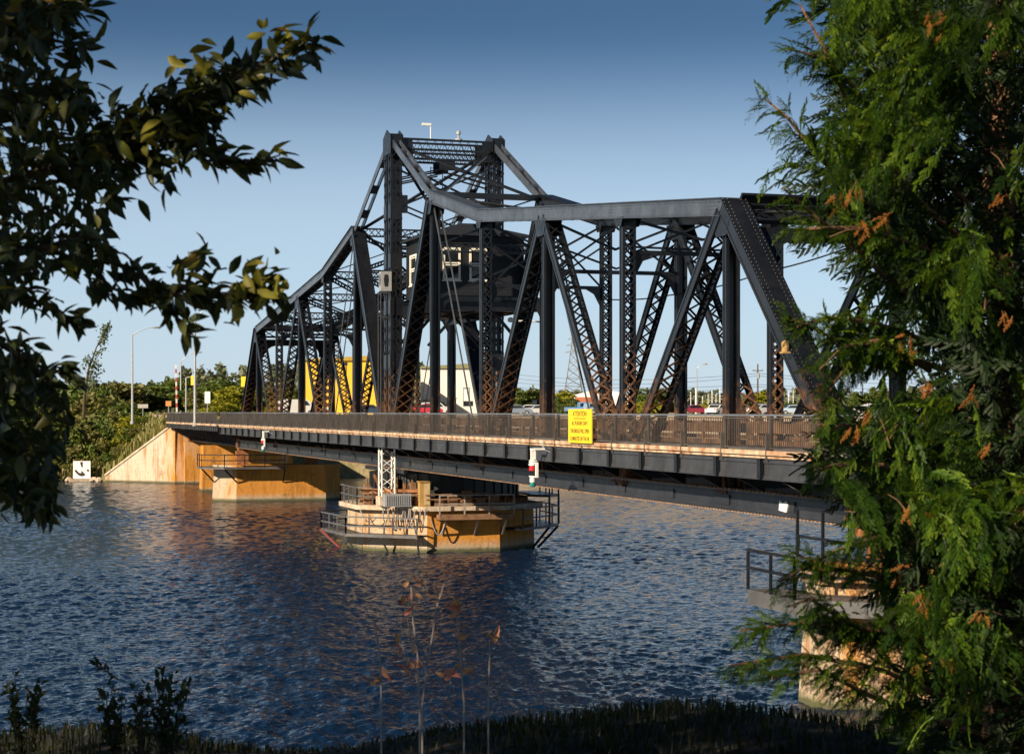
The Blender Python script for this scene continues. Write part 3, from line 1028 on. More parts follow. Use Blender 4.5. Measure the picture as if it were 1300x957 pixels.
    m.box(-E, E, y - .42, y + .42, z1, z1 + .025); m.box(-E, E, y - .42, y + .42, z0 - .025, z0)
    for o in (-1, 1):
        m.box(-E, E, y + o * .295 - .012, y + o * .295 + .012, z1 - .13, z1 - .001); m.box(-E, E, y + o * .295 - .012, y + o * .295 + .012, z0 + .001, z0 + .13)
    for k in range(-12, 13):
        x = k * PN / 2
        m.box(x - .55, x + .55, y - .322, y - .308, z0 + .14, z1 - .14)
    if near:
        st = .17
        for i in range(int(2 * E / st)):
            x = -E + i * st
            if x < -20 and i % 2: continue
            m.rivet((x, y - .308, z1 - .06), (0, -1, 0), .026); m.rivet((x, y - .308, z0 + .06), (0, -1, 0), .026)
            if abs((x / (PN / 2)) - round(x / (PN / 2))) < .12 and x > 0:
                for zz in (z0 + .2, z0 + .3, z0 + .4): m.rivet((x, y - .324, zz), (0, -1, 0), .024)
    m.build('bottom_chord', MT['girder'], bridge)
    # rusty upper and lower flange edges with their rivet heads
    m = M()
    m.box(-E, E, y - .43, y - .30, z1 + .026, z1 + .05)
    if near:
        for i in range(int(2 * E / .3)):
            x = -E + i * .3
            m.box(x - .06, x + .06, y - .41, y - .33, z1 + .05, z1 + .085)
        for i in range(int(2 * E / .24)):
            x = -E + i * .24
            m.box(x - .06, x + .06, y - .445, y - .421, z0 - .05, z0 - .012)
    m.build('chord_flange', plain('rusty_flange', (.40, .27, .17), .9, scale=5, col2=(.20, .09, .04)), bridge)
    # --- gusset plates
    for sgn in (1, -1):
        for n in range(1, 6):
            p = U(sgn * n, y)
            g = M()
            w = .75 if n in (1, 3, 5) else .45
            h = .95 if n in (1, 3, 5) else .6
            for o in (-.368, .352):
                g.plate([(p.x - w, p.z - .27), (p.x - w * .55, p.z - h), (p.x + w * .55, p.z - h), (p.x + w, p.z - .27)], y + o, y + o + .016)
            g.box(p.x - .02, p.x + .02, y - .353, y + .353, p.z - h + .02, p.z - .28)
            g.build('gusset_plate', MT['paint'], bridge)
            p = Lo(sgn * n, y)
            g = M()
            w = .85 if n in (2, 4) else .4
            h = 1.2 if n in (2, 4) else .7
            for o in (-.345, .33):
                g.plate([(p.x - w, p.z + .15), (p.x + w, p.z + .15), (p.x + w * .5, p.z + h), (p.x - w * .5, p.z + h)], y + o, y + o + .015)
            g.build('gusset_plate', MT['web'], bridge)
        p = Lo(sgn * 6, y)
        g = M()
        for o in (-.40, .385): g.plate([(p.x - .9, p.z - .3), (p.x + .55, p.z - .3), (p.x + .5, p.z + .3), (p.x - .1, p.z + 1.1), (p.x - .8, p.z + .3)], y + o, y + o + .016)
        g.tube([(p.x, y - .43, p.z), (p.x, y + .43, p.z)], .11, 12)
        g.build('gusset_plate', MT['web'], bridge)
        g = M(); g.box(p.x - .35, p.x + .35, y - .35, y + .35, 4.27, 4.556); g.build('bearing_shoe', MT['rust'], bridge)
for y in TY: truss(y)

def brace(name, a, b, w=.12, mat='paint'):
    m = M(); m.beam(a, b, w, w, side=(1, 0, 0)); return m.build(name, MT[mat], bridge)

def xbar(m, a, b, dep, thick=.09, pitch=None, hdir=(0, 0, 1)):
    """flat laced strut of depth dep along hdir"""
    a = Vector(a); b = Vector(b); h = Vector(hdir)
    m.beam(a + h * dep / 2, b + h * dep / 2, .10, thick, tuple(h)); m.beam(a - h * dep / 2, b - h * dep / 2, .10, thick, tuple(h))
    n = max(2, int((b - a).length / (pitch or dep * .9)))
    for i in range(n):
        p = a.lerp(b, i / n); q = a.lerp(b, (i + 1) / n)
        m.beam(p + h * dep / 2, q - h * dep / 2, .05, .02, tuple(h)); m.beam(p - h * dep / 2, q + h * dep / 2, .05, .02, tuple(h))

def cross_bracing():
    # sway frames at each pair of posts
    for n in list(range(-4, 0)) + list(range(1, 5)):
        x = n * PN
        zt, zb = UZ[abs(n)], 13.6
        m = M()
        yA, yB = .25, 5.75
        m.beam((x, yA, zb), (x, yB, zb), .16, .16)
        if n < 0:
            xbar(m, (x, yA, zt - .1), (x, yB, zt - .1), .45)
        else:
            m.beam((x, yA, zt + .1), (x, yB, zt + .1), .22, .3)
        if abs(n) == 1:
            zz = 16.2
            xbar(m, (x, yA, zz), (x, yB, zz), .4)
            for (za, zc) in ((zt - .4, zz + .2), (zz - .2, zb)):
                if n < 0:
                    xbar(m, (x, yA, za), (x, yB, zc), .22); xbar(m, (x, yB, za), (x, yA, zc), .22)
                else:
                    m.beam((x, yA, za), (x, yB, zc), .1, .1); m.beam((x + .12, yB, za), (x + .12, yA, zc), .1, .1)
        else:
            z2 = zt - .35
            if n < 0:
                xbar(m, (x, yA, z2), (x, yB, zb), .24); xbar(m, (x + .1, yB, z2), (x + .1, yA, zb), .24)
            else:
                m.beam((x, yA, z2), (x, 3, (z2 + zb) / 2 - .05), .1, .1); m.beam((x, 3, (z2 + zb) / 2 - .05), (x, yB, z2), .1, .1)
                m.beam((x + .1, yA, z2 - 1.0), (x + .1, 3, zb + .15), .08, .08); m.beam((x + .1, yB, z2 - 1.0), (x + .1, 3, zb + .15), .08, .08)
                m.beam((x, yA, zb), (x, 3.2, z2), .08, .08); m.beam((x + .1, yB, zb), (x + .1, 2.8, z2), .08, .08)
        # knee braces with curved gussets
        for yy, s in ((yA, 1), (yB, -1)):
            m.prism([(x - .05, yy, zb), (x - .05, yy + s * .9, zb), (x - .05, yy + s * .35, zb - .3), (x - .05, yy, zb - .95)], [(x + .05, yy, zb), (x + .05, yy + s * .9, zb), (x + .05, yy + s * .35, zb - .3), (x + .05, yy, zb - .95)])
        m.build('sway_frame', MT['paint'], bridge)
    # top laterals
    for sgn in (1, -1):
        for n in range(1, 5):
            a0, a1 = U(sgn * n, .3), U(sgn * n, 5.7); b0, b1 = U(sgn * (n + 1), .3), U(sgn * (n + 1), 5.7)
            m = M()
            hd = (1, 0, 0)
            xbar(m, a0, b1, .26, .07, .4, hd); xbar(m, a1 + Vector((0, 0, .12)), b0 + Vector((0, 0, .12)), .26, .07, .4, hd)
            m.build('lateral_brace', MT['paint'], bridge)
        m = M()
        m.beam(U(0, .3) + Vector((sgn * .6, 0, -.5)), U(sgn, 5.7), .16, .12); m.beam(U(0, 5.7) + Vector((sgn * .6, 0, -.5)), U(sgn, .3) + Vector((0, 0, .1)), .16, .12)
        m.build('lateral_brace', MT['paint'], bridge)
        # portals
        p5 = sgn * 5 * PN
        d = (Lo(sgn * 6) - U(sgn * 5)).normalized()
        m = M()
        c0 = Vector((p5, .3, UZ[5] + .1)); c1 = Vector((p5, 5.7, UZ[5] + .1))
        dn = d
        m.beam(c0 + Vector((0, 0, .14)), c1 + Vector((0, 0, .14)), .12, .5, side=tuple(d))
        for k in range(2):
            xbar(m, c0 + d * .45 + Vector((sgn * .15 * (1 - 2 * k), 0, 0)), c1 + d * .45 + Vector((sgn * .15 * (1 - 2 * k), 0, 0)), .75, .12, .9, tuple(d))
        # solid web plate with rounded corners below the lattice
        off = Vector((sgn * .02, 0, 0))
        prof = [(.3, 1.0), (5.7, 1.0), (5.7, 2.9)]
        for k in range(7):
            t = R(90 * k / 6); prof.append((5.45 - .95 * (1 - math.cos(t)) - .15, 2.9 - 1.25 * math.sin(t)))
        for k in range(7):
            t = R(90 - 90 * k / 6); prof.append((.55 + .95 * (1 - math.cos(t)) + .15, 2.9 - 1.25 * math.sin(t)))
        prof.append((.3, 2.9))
        base = U(sgn * 5, 0)
        nrm = Vector((-d.z, 0, d.x)) * .02
        A = [tuple(base + d * q + Vector((0, yy, 0)) - nrm) for yy, q in prof]
        B = [tuple(base + d * q + Vector((0, yy, 0)) + nrm) for yy, q in prof]
        m.prism(A, B)
        m.build('portal_frame', MT['paint'], bridge)
    # tower bracing between the two columns
    m = M()
    for x in (-.75, .75):
        for zz in (UZ[0] - .05, UZ[0] - .62, UZ[0] - 1.15):
            m.beam((x, .3, zz), (x, 5.7, zz), .12, .1, side=(0, 0, 1))
        n = 11
        for k in range(n):
            ya = .3 + 5.4 * k / n; yb = .3 + 5.4 * (k + 1) / n
            for (za, zb) in ((UZ[0] - .05, UZ[0] - .62), (UZ[0] - .62, UZ[0] - 1.15)):
                m.beam((x, ya, za), (x, (ya + yb) / 2, zb), .02, .06); m.beam((x, (ya + yb) / 2, zb), (x, yb, za), .02, .06)
                if za < UZ[0] - .3: m.beam((x + .02, ya, zb), (x + .02, (ya + yb) / 2, za), .02, .06); m.beam((x + .02, (ya + yb) / 2, za), (x + .02, yb, zb), .02, .06)
        m.box(x - .02, x + .02, .36, .95, UZ[0] - 1.2, UZ[0]); m.box(x - .02, x + .02, 5.05, 5.64, UZ[0] - 1.2, UZ[0])
        m.box(x - .03, x + .03, 2.55, 3.45, UZ[0] - 1.75, UZ[0] - 1.1)
    m.build('tower_strut', MT['paint'], bridge)
    z0, z1, z2 = UZ[0] - 1.3, 19.6, 17.35
    for x, s in ((.75, 1), (-.75, -1)):
        m = M()
        for o in (0, .26):
            m.beam((x, 2.8, z0 - .35 - o), (x, .3, z1 + 1.3 - o), .08, .1); m.beam((x, 3.2, z0 - .35 - o), (x, 5.7, z1 + 1.3 - o), .08, .1)
        m.beam((x + .06, .3, z1 - .3), (x + .06, 5.7, z0 - .2), .1, .14)
        m.beam((x - .06, 5.7, z1 - .3), (x - .06, .3, z0 - .2), .1, .14)
        for o in (0, .25):
            m.beam((x + .02, .3, z2 - o + .2), (x + .02, 5.7, z1 - .2 - o + .2), .07, .09)
        m.beam((x - .08, 5.7, z2), (x - .08, .3, z1 - .2), .08, .12)
        m.beam((x, .3, z2), (x, 5.7, z2), .14, .12); m.beam((x, .3, z2 - .35), (x, 5.7, z2 - .35), .14, .12)
        m.box(x - .09, x + .09, .3, .65, z1 - .7, z1 + .3); m.box(x - .09, x + .09, 5.35, 5.7, z1 - .7, z1 + .3)
        m.build('tower_bracing', MT['paint'], bridge)
    # ladder in the middle of the tower
    m = M()
    for o in (2.35, 3.05): m.box(-.55, -.5, o - .02, o + .02, 17.2, UZ[0] - 1.4)
    for i in range(14): m.box(-.55, -.51, 2.35, 3.05, 17.5 + i * .32, 17.53 + i * .32)
    m.build('ladder', MT['paint'], bridge)
    # frame that carries the control house, with knee braces down to the columns
    m = M()
    for x in (-1.2, .8, 2.8, 4.8, 6.6):
        m.beam((x, .3, 13.5), (x, 5.7, 13.5), .22, .8)
        for zz in (13.92, 13.08): m.beam((x, .3, zz), (x, 5.7, zz), .34, .03)
    for yy in (.45, 3, 5.55):
        m.beam((-8.8, yy, 13.3), (9.0, yy, 13.3), .2, .55)
    m.beam((9.0, .3, 13.2), (9.0, 5.7, 13.2), .16, .5)
    for yy, s in ((.35, 1), (5.65, -1)):
        for x in (-1.0, 1.0, 6.6):
            m.beam((x, yy, 11.2), (x, yy + s * 1.7, 13.1), .14, .2)
    m.build('house_frame', MT['paint'], bridge)
    # strut across the tower legs under the deck and machinery girders
    m = M()
    for x in (-4.4, -2.2, 0, 2.2, 4.4):
        m.box(x - .16, x + .16, -.2, 6.2, 4.3, 5.9)
    m.box(-4.8, 4.8, -.55, -.36, 4.3, 4.52); m.box(-4.8, 4.8, 1.4, 1.7, 4.31, 5.8); m.box(-4.8, 4.8, 4.3, 4.6, 4.31, 5.8)
    m.build('pivot_girder', MT['paint'], bridge)
cross_bracing()

SP = PN / 3
def deck():
    E = 56.8
    m = M()
    m.box(-E, E, .48, 5.52, 6.32, 6.5); m.build('road_deck', MT['asphalt'], bridge)
    for n in range(-6, 7):
        x = n * PN
        f = M()
        f.box(x - .02, x + .02, -.25, 6.25, 5.2, 6.25); f.box(x - .2, x + .2, -.25, 6.25, 6.251, 6.28); f.box(x - .2, x + .2, -.25, 6.25, 5.225, 5.25)
        f.build('floor_beam', MT['paint'], bridge)
    for yy in (.9, 2.3, 3.7, 5.1):
        s = M(); s.box(-E, E, yy - .012, yy + .012, 5.75, 6.3); s.box(-E, E, yy - .12, yy + .12, 5.73, 5.749); s.build('stringer', MT['paint'], bridge)
    # cantilever brackets
    for k in range(-18, 19):
        x = k * SP
        b = M()
        b.prism([(x - .012, -.28, 6.3), (x - .012, -.28, 5.25), (x - .012, -1.72, 5.95), (x - .012, -1.72, 6.3)], [(x + .012, -.28, 6.3), (x + .012, -.28, 5.25), (x + .012, -1.72, 5.95), (x + .012, -1.72, 6.3)])
        b.beam((x, -.3, 5.24), (x, -1.74, 5.94), .16, .02, side=(1, 0, 0))
        b.build('walkway_bracket', MT['paint'], bridge)
    w = M(); w.box(-E, E, -1.86, -.42, 6.46, 6.56); w.build('walkway', MT['slab'], bridge)
    lg = M(); lg.box(-E, E, -1.93, -1.862, 6.45, 6.58); lg.box(-E, E, -1.9, -1.79, 6.36, 6.415); lg.build('walkway_edge', MT['ledge'], bridge)
    f = M(); f.box(-E, E, -1.79, -1.765, 5.77, 6.35); f.box(-E, E, -1.86, -1.70, 5.745, 5.768); f.box(-E, E, -1.83, -1.792, 6.22, 6.349); f.box(-E, E, -1.83, -1.792, 5.771, 5.87)
    for i in range(int(2 * E / .25)):
        x = -E + .1 + i * .25
        if x > -5: f.rivet((x, -1.831, 6.28), (0, -1, 0), .02); f.rivet((x, -1.831, 5.82), (0, -1, 0), .02)
    f.build('fascia_girder', MT['deck_steel'], bridge)
    for k in range(-18, 19):
        x = k * SP
        s = M(); s.box(x - .09, x - .06, -1.93, -1.832, 5.775, 6.35); s.box(x + .06, x + .09, -1.93, -1.832, 5.775, 6.35); s.box(x - .11, x + .11, -1.945, -1.931, 5.775, 6.35)
        s.build('fascia_stiffener', MT['paint'], bridge)
    # kerb and traffic rails inside each truss
    for yy in (.55, 5.45):
        g = M()
        g.box(-E, E, yy - .04, yy + .04, 7.0, 7.32); g.box(-E, E, yy - .05, yy + .05, 6.62, 6.78)
        for k in range(-18, 19):
            x = k * SP + .8
            g.box(x - .07, x + .07, yy - .1 if yy > 3 else yy + .041, yy - .041 if yy > 3 else yy + .1, 6.5, 7.36)
        g.build('traffic_rail', plain('rusty_guard_rail', (.20, .10, .045), .8, scale=1.6, col2=(.03, .02, .014)), bridge)
deck()

def rail_panel_mesh(length, n):
    m = M()
    for i in range(n):
        x = (i + .5) * length / n
        m.box(x - .011, x + .011, -.011, .011, .11, .96)
    return m
RZ = 6.56
def side_railing(root, xa, xb, y, first):
    n = int(round((xb - xa) / SP))
    st = (xb - xa) / n
    t = M(); t.box(xa, xb, y - .055, y + .055, RZ + 1.0, RZ + 1.055)
    t.build('top_rail', MT['toprail'], root)
    b = M(); b.box(xa, xb, y - .035, y + .035, RZ + .06, RZ + .11); b.box(xa, xb, y - .03, y + .03, RZ + .93, RZ + .965); b.build('bottom_rail', MT['rail'], root)
    loc, rz = OFF[root.name]
    pm = None
    for i in range(n):
        if pm is None:
            L_ = L(); src = rail_panel_mesh(st, 24); L_.v = src.v; L_.f = src.f; L_.mi = src.mi
            o = L_.build('railing_panel', MT['rail'], root); pm = o
            q = L(); q.box(-.04, .04, -.05, .06, 0, .998); q.box(-.03, .03, -.16, -.051, -.25, .5)
            qo = q.build('railing_post', MT['rail'], root); qm = qo
        else:
            o = pm.copy(); C.objects.link(o); qo = qm.copy(); C.objects.link(qo)
        o.location = (xa + i * st - loc[0], y - loc[1], RZ - loc[2])
        qo.location = (xa + i * st + .002 - loc[0], y + .02 - loc[1], RZ + .001 - loc[2])
side_railing(bridge, -56.6, 56.6, -1.8, True)

def bridge_extras():
    # lattice of power conduits and the box on the near tower column
    m = M(); m.box(.55, 1.1, -.95, -.35, 14.45, 15.55); bx = m.build('switch_box', MT['greybox'], bridge)
    m = M(); m.plate([(.72, 14.75), (.93, 14.75), (.97, 14.95), (.97, 15.2), (.93, 15.4), (.72, 15.4), (.68, 15.2), (.68, 14.95)], -.955, -.951)
    m.prism([(1.103, -.75, 14.7), (1.103, -.55, 14.7), (1.103, -.5, 15.1), (1.103, -.55, 15.38), (1.103, -.75, 15.38), (1.103, -.8, 15.1)],
            [(1.108, -.75, 14.7), (1.108, -.55, 14.7), (1.108, -.5, 15.1), (1.108, -.55, 15.38), (1.108, -.75, 15.38), (1.108, -.8, 15.1)])
    m.build('opening', MT['black'], bx)
    m = M()
    for (x, y) in ((1.05, -.95), (1.05, -.42), (.4, -.95)):
        m.tube([(x, y, 14.3), (x, y, 6.6)], .03, 6)
    m.tube([(1.05, -.95, 14.3), (.4, -.95, 14.3)], .05, 6); m.tube([(1.05, -.42, 14.35), (1.05, -.95, 14.35)], .05, 6)
    m.tube([(1.05, -.95, 13.1), (.4, -.95, 13.0)], .04, 6); m.tube([(.4, -.95, 13.0), (.4, -.35, 13.0)], .04, 6)
    m.build('conduit', MT['deck_steel'], bridge)
    # yellow beacon hood hung in the tower bracing
    m = M(); m.lathe((1.6, 4.75, 17.9), [(.16, 0), (.24, .1), (.24, 1.1), (.15, 1.35), (.05, 1.42)], 10); m.build('warning_horn', MT['yellow'], bridge)
    # floodlight and beacon on the tower top
    m = M(); m.tube([(.4, 2.1, UZ[0]), (.4, 2.1, UZ[0] + .82)], .03, 6); m.box(.34, .46, 1.6, 2.12, UZ[0] + .80, UZ[0] + .94); m.build('floodlight', MT['white'], bridge)
    m = M(); m.lathe((.4, 3.75, UZ[0] + .02), [(.22, 0), (.22, .1), (.06, .16), (.06, .34), (.13, .36), (.13, .52), (.03, .6)], 10); m.build('beacon_lamp', MT['galv'], bridge)
    # pipe with a lamp under the house
    m = M(); m.tube([(6.8, 4.9, 12.6), (6.8, 6.6, 12.55)], .05, 6); m.lathe((6.8, 4.9, 12.5), [(.05, 0), (.17, .06), (.17, .2), (.05, .28)], 10); m.build('soffit_lamp', MT['white'], bridge)
    # lantern on the near end post
    m = M(); x = 5.55 * PN; m.box(x - .12, x + .12, -.7, -.4, 9.4, 9.45); m.lathe((x, -.58, 9.45), [(.10, 0), (.12, .12), (.10, .28), (.03, .33)], 10); m.build('lantern', MT['tan'], bridge)
    # loose power cable swagged through the truss
    m = M()
    pts = [Vector((18.6, 5.65, 13.1)), Vector((28.0, 5.62, 12.7)), Vector((37.3, 5.6, 13.0)), Vector((46.7, 5.55, 13.6))]
    out = []
    for a, b in zip(pts, pts[1:]):
        for k in range(8):
            t = k / 8; out.append(a.lerp(b, t) - Vector((0, 0, .5 * t * (1 - t))))
    m.tube(out + [pts[-1]], .03, 5); m.build('power_cable', MT['black'], bridge)
    # white patch at the foot of the end post
    m = M(); m.plate([(51.0, 4.74), (51.5, 4.70), (51.62, 4.95), (51.5, 5.04), (51.3, 4.98), (51.05, 5.06)], -.36, -.325); m.build('marker_plate', MT['white'], bridge)
bridge_extras()

# approach span
def approach_span():
    root = thing('approach_span', 'short girder span between the swing bridge and the far abutment', 'bridge span', (-76, 3, 4.4))
    xa, xb = -94.9, -57.1
    m = M(); m.box(xa, xb, -.1, 6.1, 6.3, 6.48); m.build('road_deck', MT['asphalt'], root)
    for yy in (.4, 5.6):
        g = M(); g.box(xa, xb, yy - .015, yy + .015, 4.6, 6.25); g.box(xa, xb, yy - .2, yy + .2, 4.57, 4.599); g.box(xa, xb, yy - .2, yy + .2, 6.251, 6.28)
        for k in range(26): x = xa + .5 + k * 1.48; g.box(x - .02, x + .02, yy - .16, yy - .016, 4.62, 6.24)
        g.build('plate_girder', MT['paint'], root)
    for k in range(13):
        x = xa + .6 + k * 3.0
        b = M(); b.beam((x, .2, 5.0), (x, -1.85, 6.2), .16, .2, side=(1, 0, 0)); b.beam((x, .2, 6.2), (x, -1.95, 6.2), .12, .16, side=(1, 0, 0)); b.build('walkway_bracket', MT['deck_steel'], root)
    m = M(); m.box(xa, xb, -2.05, -.3, 6.46, 6.56); m.build('walkway', MT['slab'], root)
    m = M(); m.box(xa, xb, -2.12, -2.052, 6.42, 6.58); m.build('walkway_edge', MT['ledge'], root)
    f = M(); f.box(xa, xb, -1.98, -1.95, 5.95, 6.38)
    for k in range(27): x = xa + .3 + k * 1.42; f.box(x - .05, x + .05, -2.1, -1.981, 5.95, 6.4)
    f.build('fascia_girder', MT['deck_steel'], root)
    side_railing(root, xa, xb, -2.0, False)
    near = thing('approach_span', 'girder span leaving the near end of the bridge behind the cedar', 'bridge span', (72, 3, 4.4))
    m = M(); m.box(57.1, 84, .3, 5.7, 6.3, 6.48); m.build('road_deck', MT['asphalt'], near)
    for yy in (.5, 5.5):
        g = M(); g.box(57.1, 84, yy - .015, yy + .015, 4.6, 6.25); g.box(57.1, 84, yy - .2, yy + .2, 4.57, 4.599); g.build('plate_girder', MT['paint'], near)
    m = M(); m.box(57.1, 84, -1.86, .2, 6.46, 6.56); m.build('walkway', MT['slab'], near)
    f = M(); f.box(57.1, 84, -1.79, -1.765, 5.77, 6.35); f.build('fascia_girder', MT['deck_steel'], near)
    side_railing(near, 57.0, 84, -1.8, False)
approach_span()

# ------------------------------------------------------------------ control house
def control_house():
    x0, x1, y0, y1, z0, z1 = .95, 6.3, .62, 5.72, 13.96, 17.15
    root = thing('control_house', 'dark timber control house with cream window frames, high inside the tower', 'control house', (3.6, 3.1, z0))
    m = M(); m.box(x0, x1, y0, y1, z0, z1)
    for i in range(14):
        z = z0 + .12 + i * .22
        m.box(x0, x1 + .012, y0 - .012, y1 + .012, z, z + .19)
    for (x, y) in ((x0, y0), (x1, y0), (x1, y1), (x0, y1)):
        m.box(x - .07, x + .07, y - .07, y + .07, z0 - .02, z1 + .01)
    m.box(x0 - .03, x1 + .03, y0 - .03, y1 + .03, z1 - .3, z1 - .02)
    m.build('wall', MT['house'], root)
    r = M(); e = .38
    a = [(x0 - e, y0 - e, z1), (x1 + e, y0 - e, z1), (x1 + e, y1 + e, z1), (x0 - e, y1 + e, z1)]
    b = [(x0 + 1.8, 2.7, z1 + .85), (x1 - 1.6, 2.7, z1 + .85), (x1 - 1.6, 3.5, z1 + .85), (x0 + 1.8, 3.5, z1 + .85)]
    a2 = [(p[0], p[1], z1 + .1) for p in a]
    r.prism(a, a2)
    r.prism([(p[0], p[1], z1 + .101) for p in a], b)
    r.build('roof', MT['roof'], root)
    def window(cx, cy, cz, w, h, face):
        """double hung sash window"""
        f = M(); g = M()
        def bar(u0, u1, v0, v1, d0, d1, tgt):
            if face == 'x': tgt.box(x1 + d0, x1 + d1, cy + u0, cy + u1, cz + v0, cz + v1)
            else: tgt.box(cx + u0, cx + u1, y0 - d1, y0 - d0, cz + v0, cz + v1)
        t = .11
        bar(-w / 2, -w / 2 + t, -h / 2, h / 2, .013, .08, f); bar(w / 2 - t, w / 2, -h / 2, h / 2, .013, .08, f)
        bar(-w / 2 + t, w / 2 - t, h / 2 - t, h / 2, .013, .08, f); bar(-w / 2 + t, w / 2 - t, -h / 2, -h / 2 + t, .013, .08, f)
        bar(-w / 2 + t, w / 2 - t, .02, .09, .013, .07, f); bar(-w / 2 + t, w / 2 - t, -.09, -.03, .013, .06, f)
        bar(-w / 2 + t, w / 2 - t, h / 2 - t - .1, h / 2 - t - .05, .013, .06, f)
        bar(-w / 2 - .06, w / 2 + .06, -h / 2 - .06, -h / 2 - .001, .013, .12, f)
        bar(-w / 2 + .1, w / 2 - .1, -h / 2 + .1, h / 2 - .1, .013, .03, g)
        wo = f.build('window', MT['cream'], root)
        g.build('pane', MT['glass'], wo)
    window(0, 1.72, 15.62, .98, 1.75, 'x'); window(0, 3.2, 15.62, .98, 1.75, 'x')
    window(2.45, 0, 15.55, 1.5, 1.7, 'y'); window(4.85, 0, 15.55, 1.5, 1.7, 'y')
control_house()

# ------------------------------------------------------------------ things hung on the bridge
def text_obj(s, size, loc, rot, mat, parent, sx=1., bold=.004):
    cu = bpy.data.curves.new('lettering', 'FONT')
    cu.body = s; cu.size = size; cu.align_x = 'CENTER'; cu.align_y = 'CENTER'; cu.extrude = .002; cu.offset = bold
    cu.materials.append(mat)
    tmp = bpy.data.objects.new('lettering', cu)
    me = bpy.data.meshes.new_from_object(tmp)
    bpy.data.objects.remove(tmp)
    if not me.materials: me.materials.append(mat)
    o = bpy.data.objects.new('lettering', me)
    C.objects.link(o); o.parent = parent; o.location = loc; o.rotation_euler = rot; o.scale = (sx, 1, 1)
    return o

def yellow_sign():
    # faces upstream; hung outside the railing
    pa, pb = 36.55, 39.1                          # along the bridge
    za, zb = 6.54, 7.78
    yS = -2.02
    root = thing('warning_sign', 'yellow attention sign for boaters fixed outside the bridge railing', 'sign', ((pa + pb) / 2, yS, za))
    xc = (pa + pb) / 2
    m = M(); m.box(pa, pb, yS - .02, yS + .02, za, zb); m.build('board', MT['yellow'], root)
    m = M()
    for x in (pa + .5, pb - .5): m.box(x - .03, x + .03, yS + .021, yS + .16, za + .1, zb - .35)
    m.build('bracket', MT['galv'], root)
    ink = plain('dark_sign_ink', (.10, .055, .01), .6, .1)
    rows = [('ATTENTION', .26, 1.06, 1.05), ('ALL PLEASURE CRAFT', .20, .72, .90), ('THIS BRIDGE WILL OPEN', .21, .43, .88), ('15 MINUTES ON THE HR', .21, .15, .92)]
    for s, sz, z, sc in rows:
        text_obj(s, sz, (0, -.022, z), (R(90), 0, 0), ink, root, sc)
    m = M(); m.box(xc - .65, xc + .65, yS - .026, yS - .021, za + .88, za + .91); m.build('underline', ink, root)
    return root
yellow_sign()

def nav_light(x, label):
    y = -2.3
    root = thing('navigation_light', label, 'navigation light', (x, y, 4.7))
    def sq(m): m.v = [(p[0], p[1], 6.25 + (p[2] - 6.1) * .5) for p in m.v]; return m
    m = M()
    m.box(x - .45, x + .12, y - .05, y + .05, 5.98, 6.1); m.box(x - .4, x - .28, y - .05, y + .05, 5.2, 5.979); m.box(x + .1, x + .2, y - .05, y + .35, 6.0, 6.14)
    m.box(x - .02, x + .05, y - .03, y + .03, 5.25, 5.979)
    m.box(x - .55, x + .1, y - .06, y + .06, 5.1, 5.18); m.box(x - .6, x + .3, y - .05, y + .05, 4.95, 5.04)
    m.box(x + .2, x + .3, y - .05, y + .05, 3.95, 4.949); m.box(x - .6, x + .3, y - .05, y + .05, 3.86, 3.949)
    sq(m).build('bracket', MT['white'], root)
    def lens(z, mat, nm, h=.5, r=.2):
        r *= .72
        q = M(); q.lathe((x - .28, y, z), [(r * .7, 0), (r, .06), (r, h - .08), (r * .7, h)], 12); sq(q).build(nm, mat, root)
    lens(4.32, MT['red'], 'red_lens', .4); lens(4.72, MT['white'], 'housing', .22, .22); lens(3.42, MT['white'], 'housing', .43, .16); lens(3.1, MT['green'], 'green_lens', .32, .17)
    m = M(); m.tube([(x + .15, y + .3, 6.1), (x + .15, y + .3, 6.7)], .03, 6); sq(m).build('bracket', MT['galv'], root)
    pts = [(x + .2 + 4.6 * k / 12, y + .35 + .12 * k, 6.0 - 1.15 * (1 - (1 - k / 12) ** 2) ) for k in range(13)]
    m = M(); m.tube(pts, .025, 5); sq(m).build('cable', MT['galv'], root)
nav_light(33.3, 'white framed navigation light with red and green lenses hung near the yellow sign')
nav_light(-30.7, 'small white navigation light hung under the walkway by the far pier')
# ------------------------------------------------------------------ the far shore
G_TREE = [leafmat('tree_leaves_dark', [(.042, .072, .020), (.072, .11, .028), (.12, .155, .038)], .25),
          leafmat('tree_leaves_mid', [(.06, .10, .02), (.10, .15, .028), (.16, .20, .04)], .3),
          leafmat('tree_leaves_yellow', [(.18, .20, .02), (.28, .28, .025), (.38, .35, .03)], .35),
          leafmat('tree_leaves_olive', [(.10, .11, .03), (.17, .16, .05), (.25, .22, .08)], .3)]
CARD = np.array([[-.5, -.32, 0], [.5, -.32, 0], [.5, .32, .1], [-.5, .32, -.05]]); CARDF = np.array([[0, 1, 2, 3]])

def rand_rot(k, rng):
    ax = rng.normal(size=(k, 3)); nr = rng.normal(size=(k, 3))
    return frames(ax, nr)

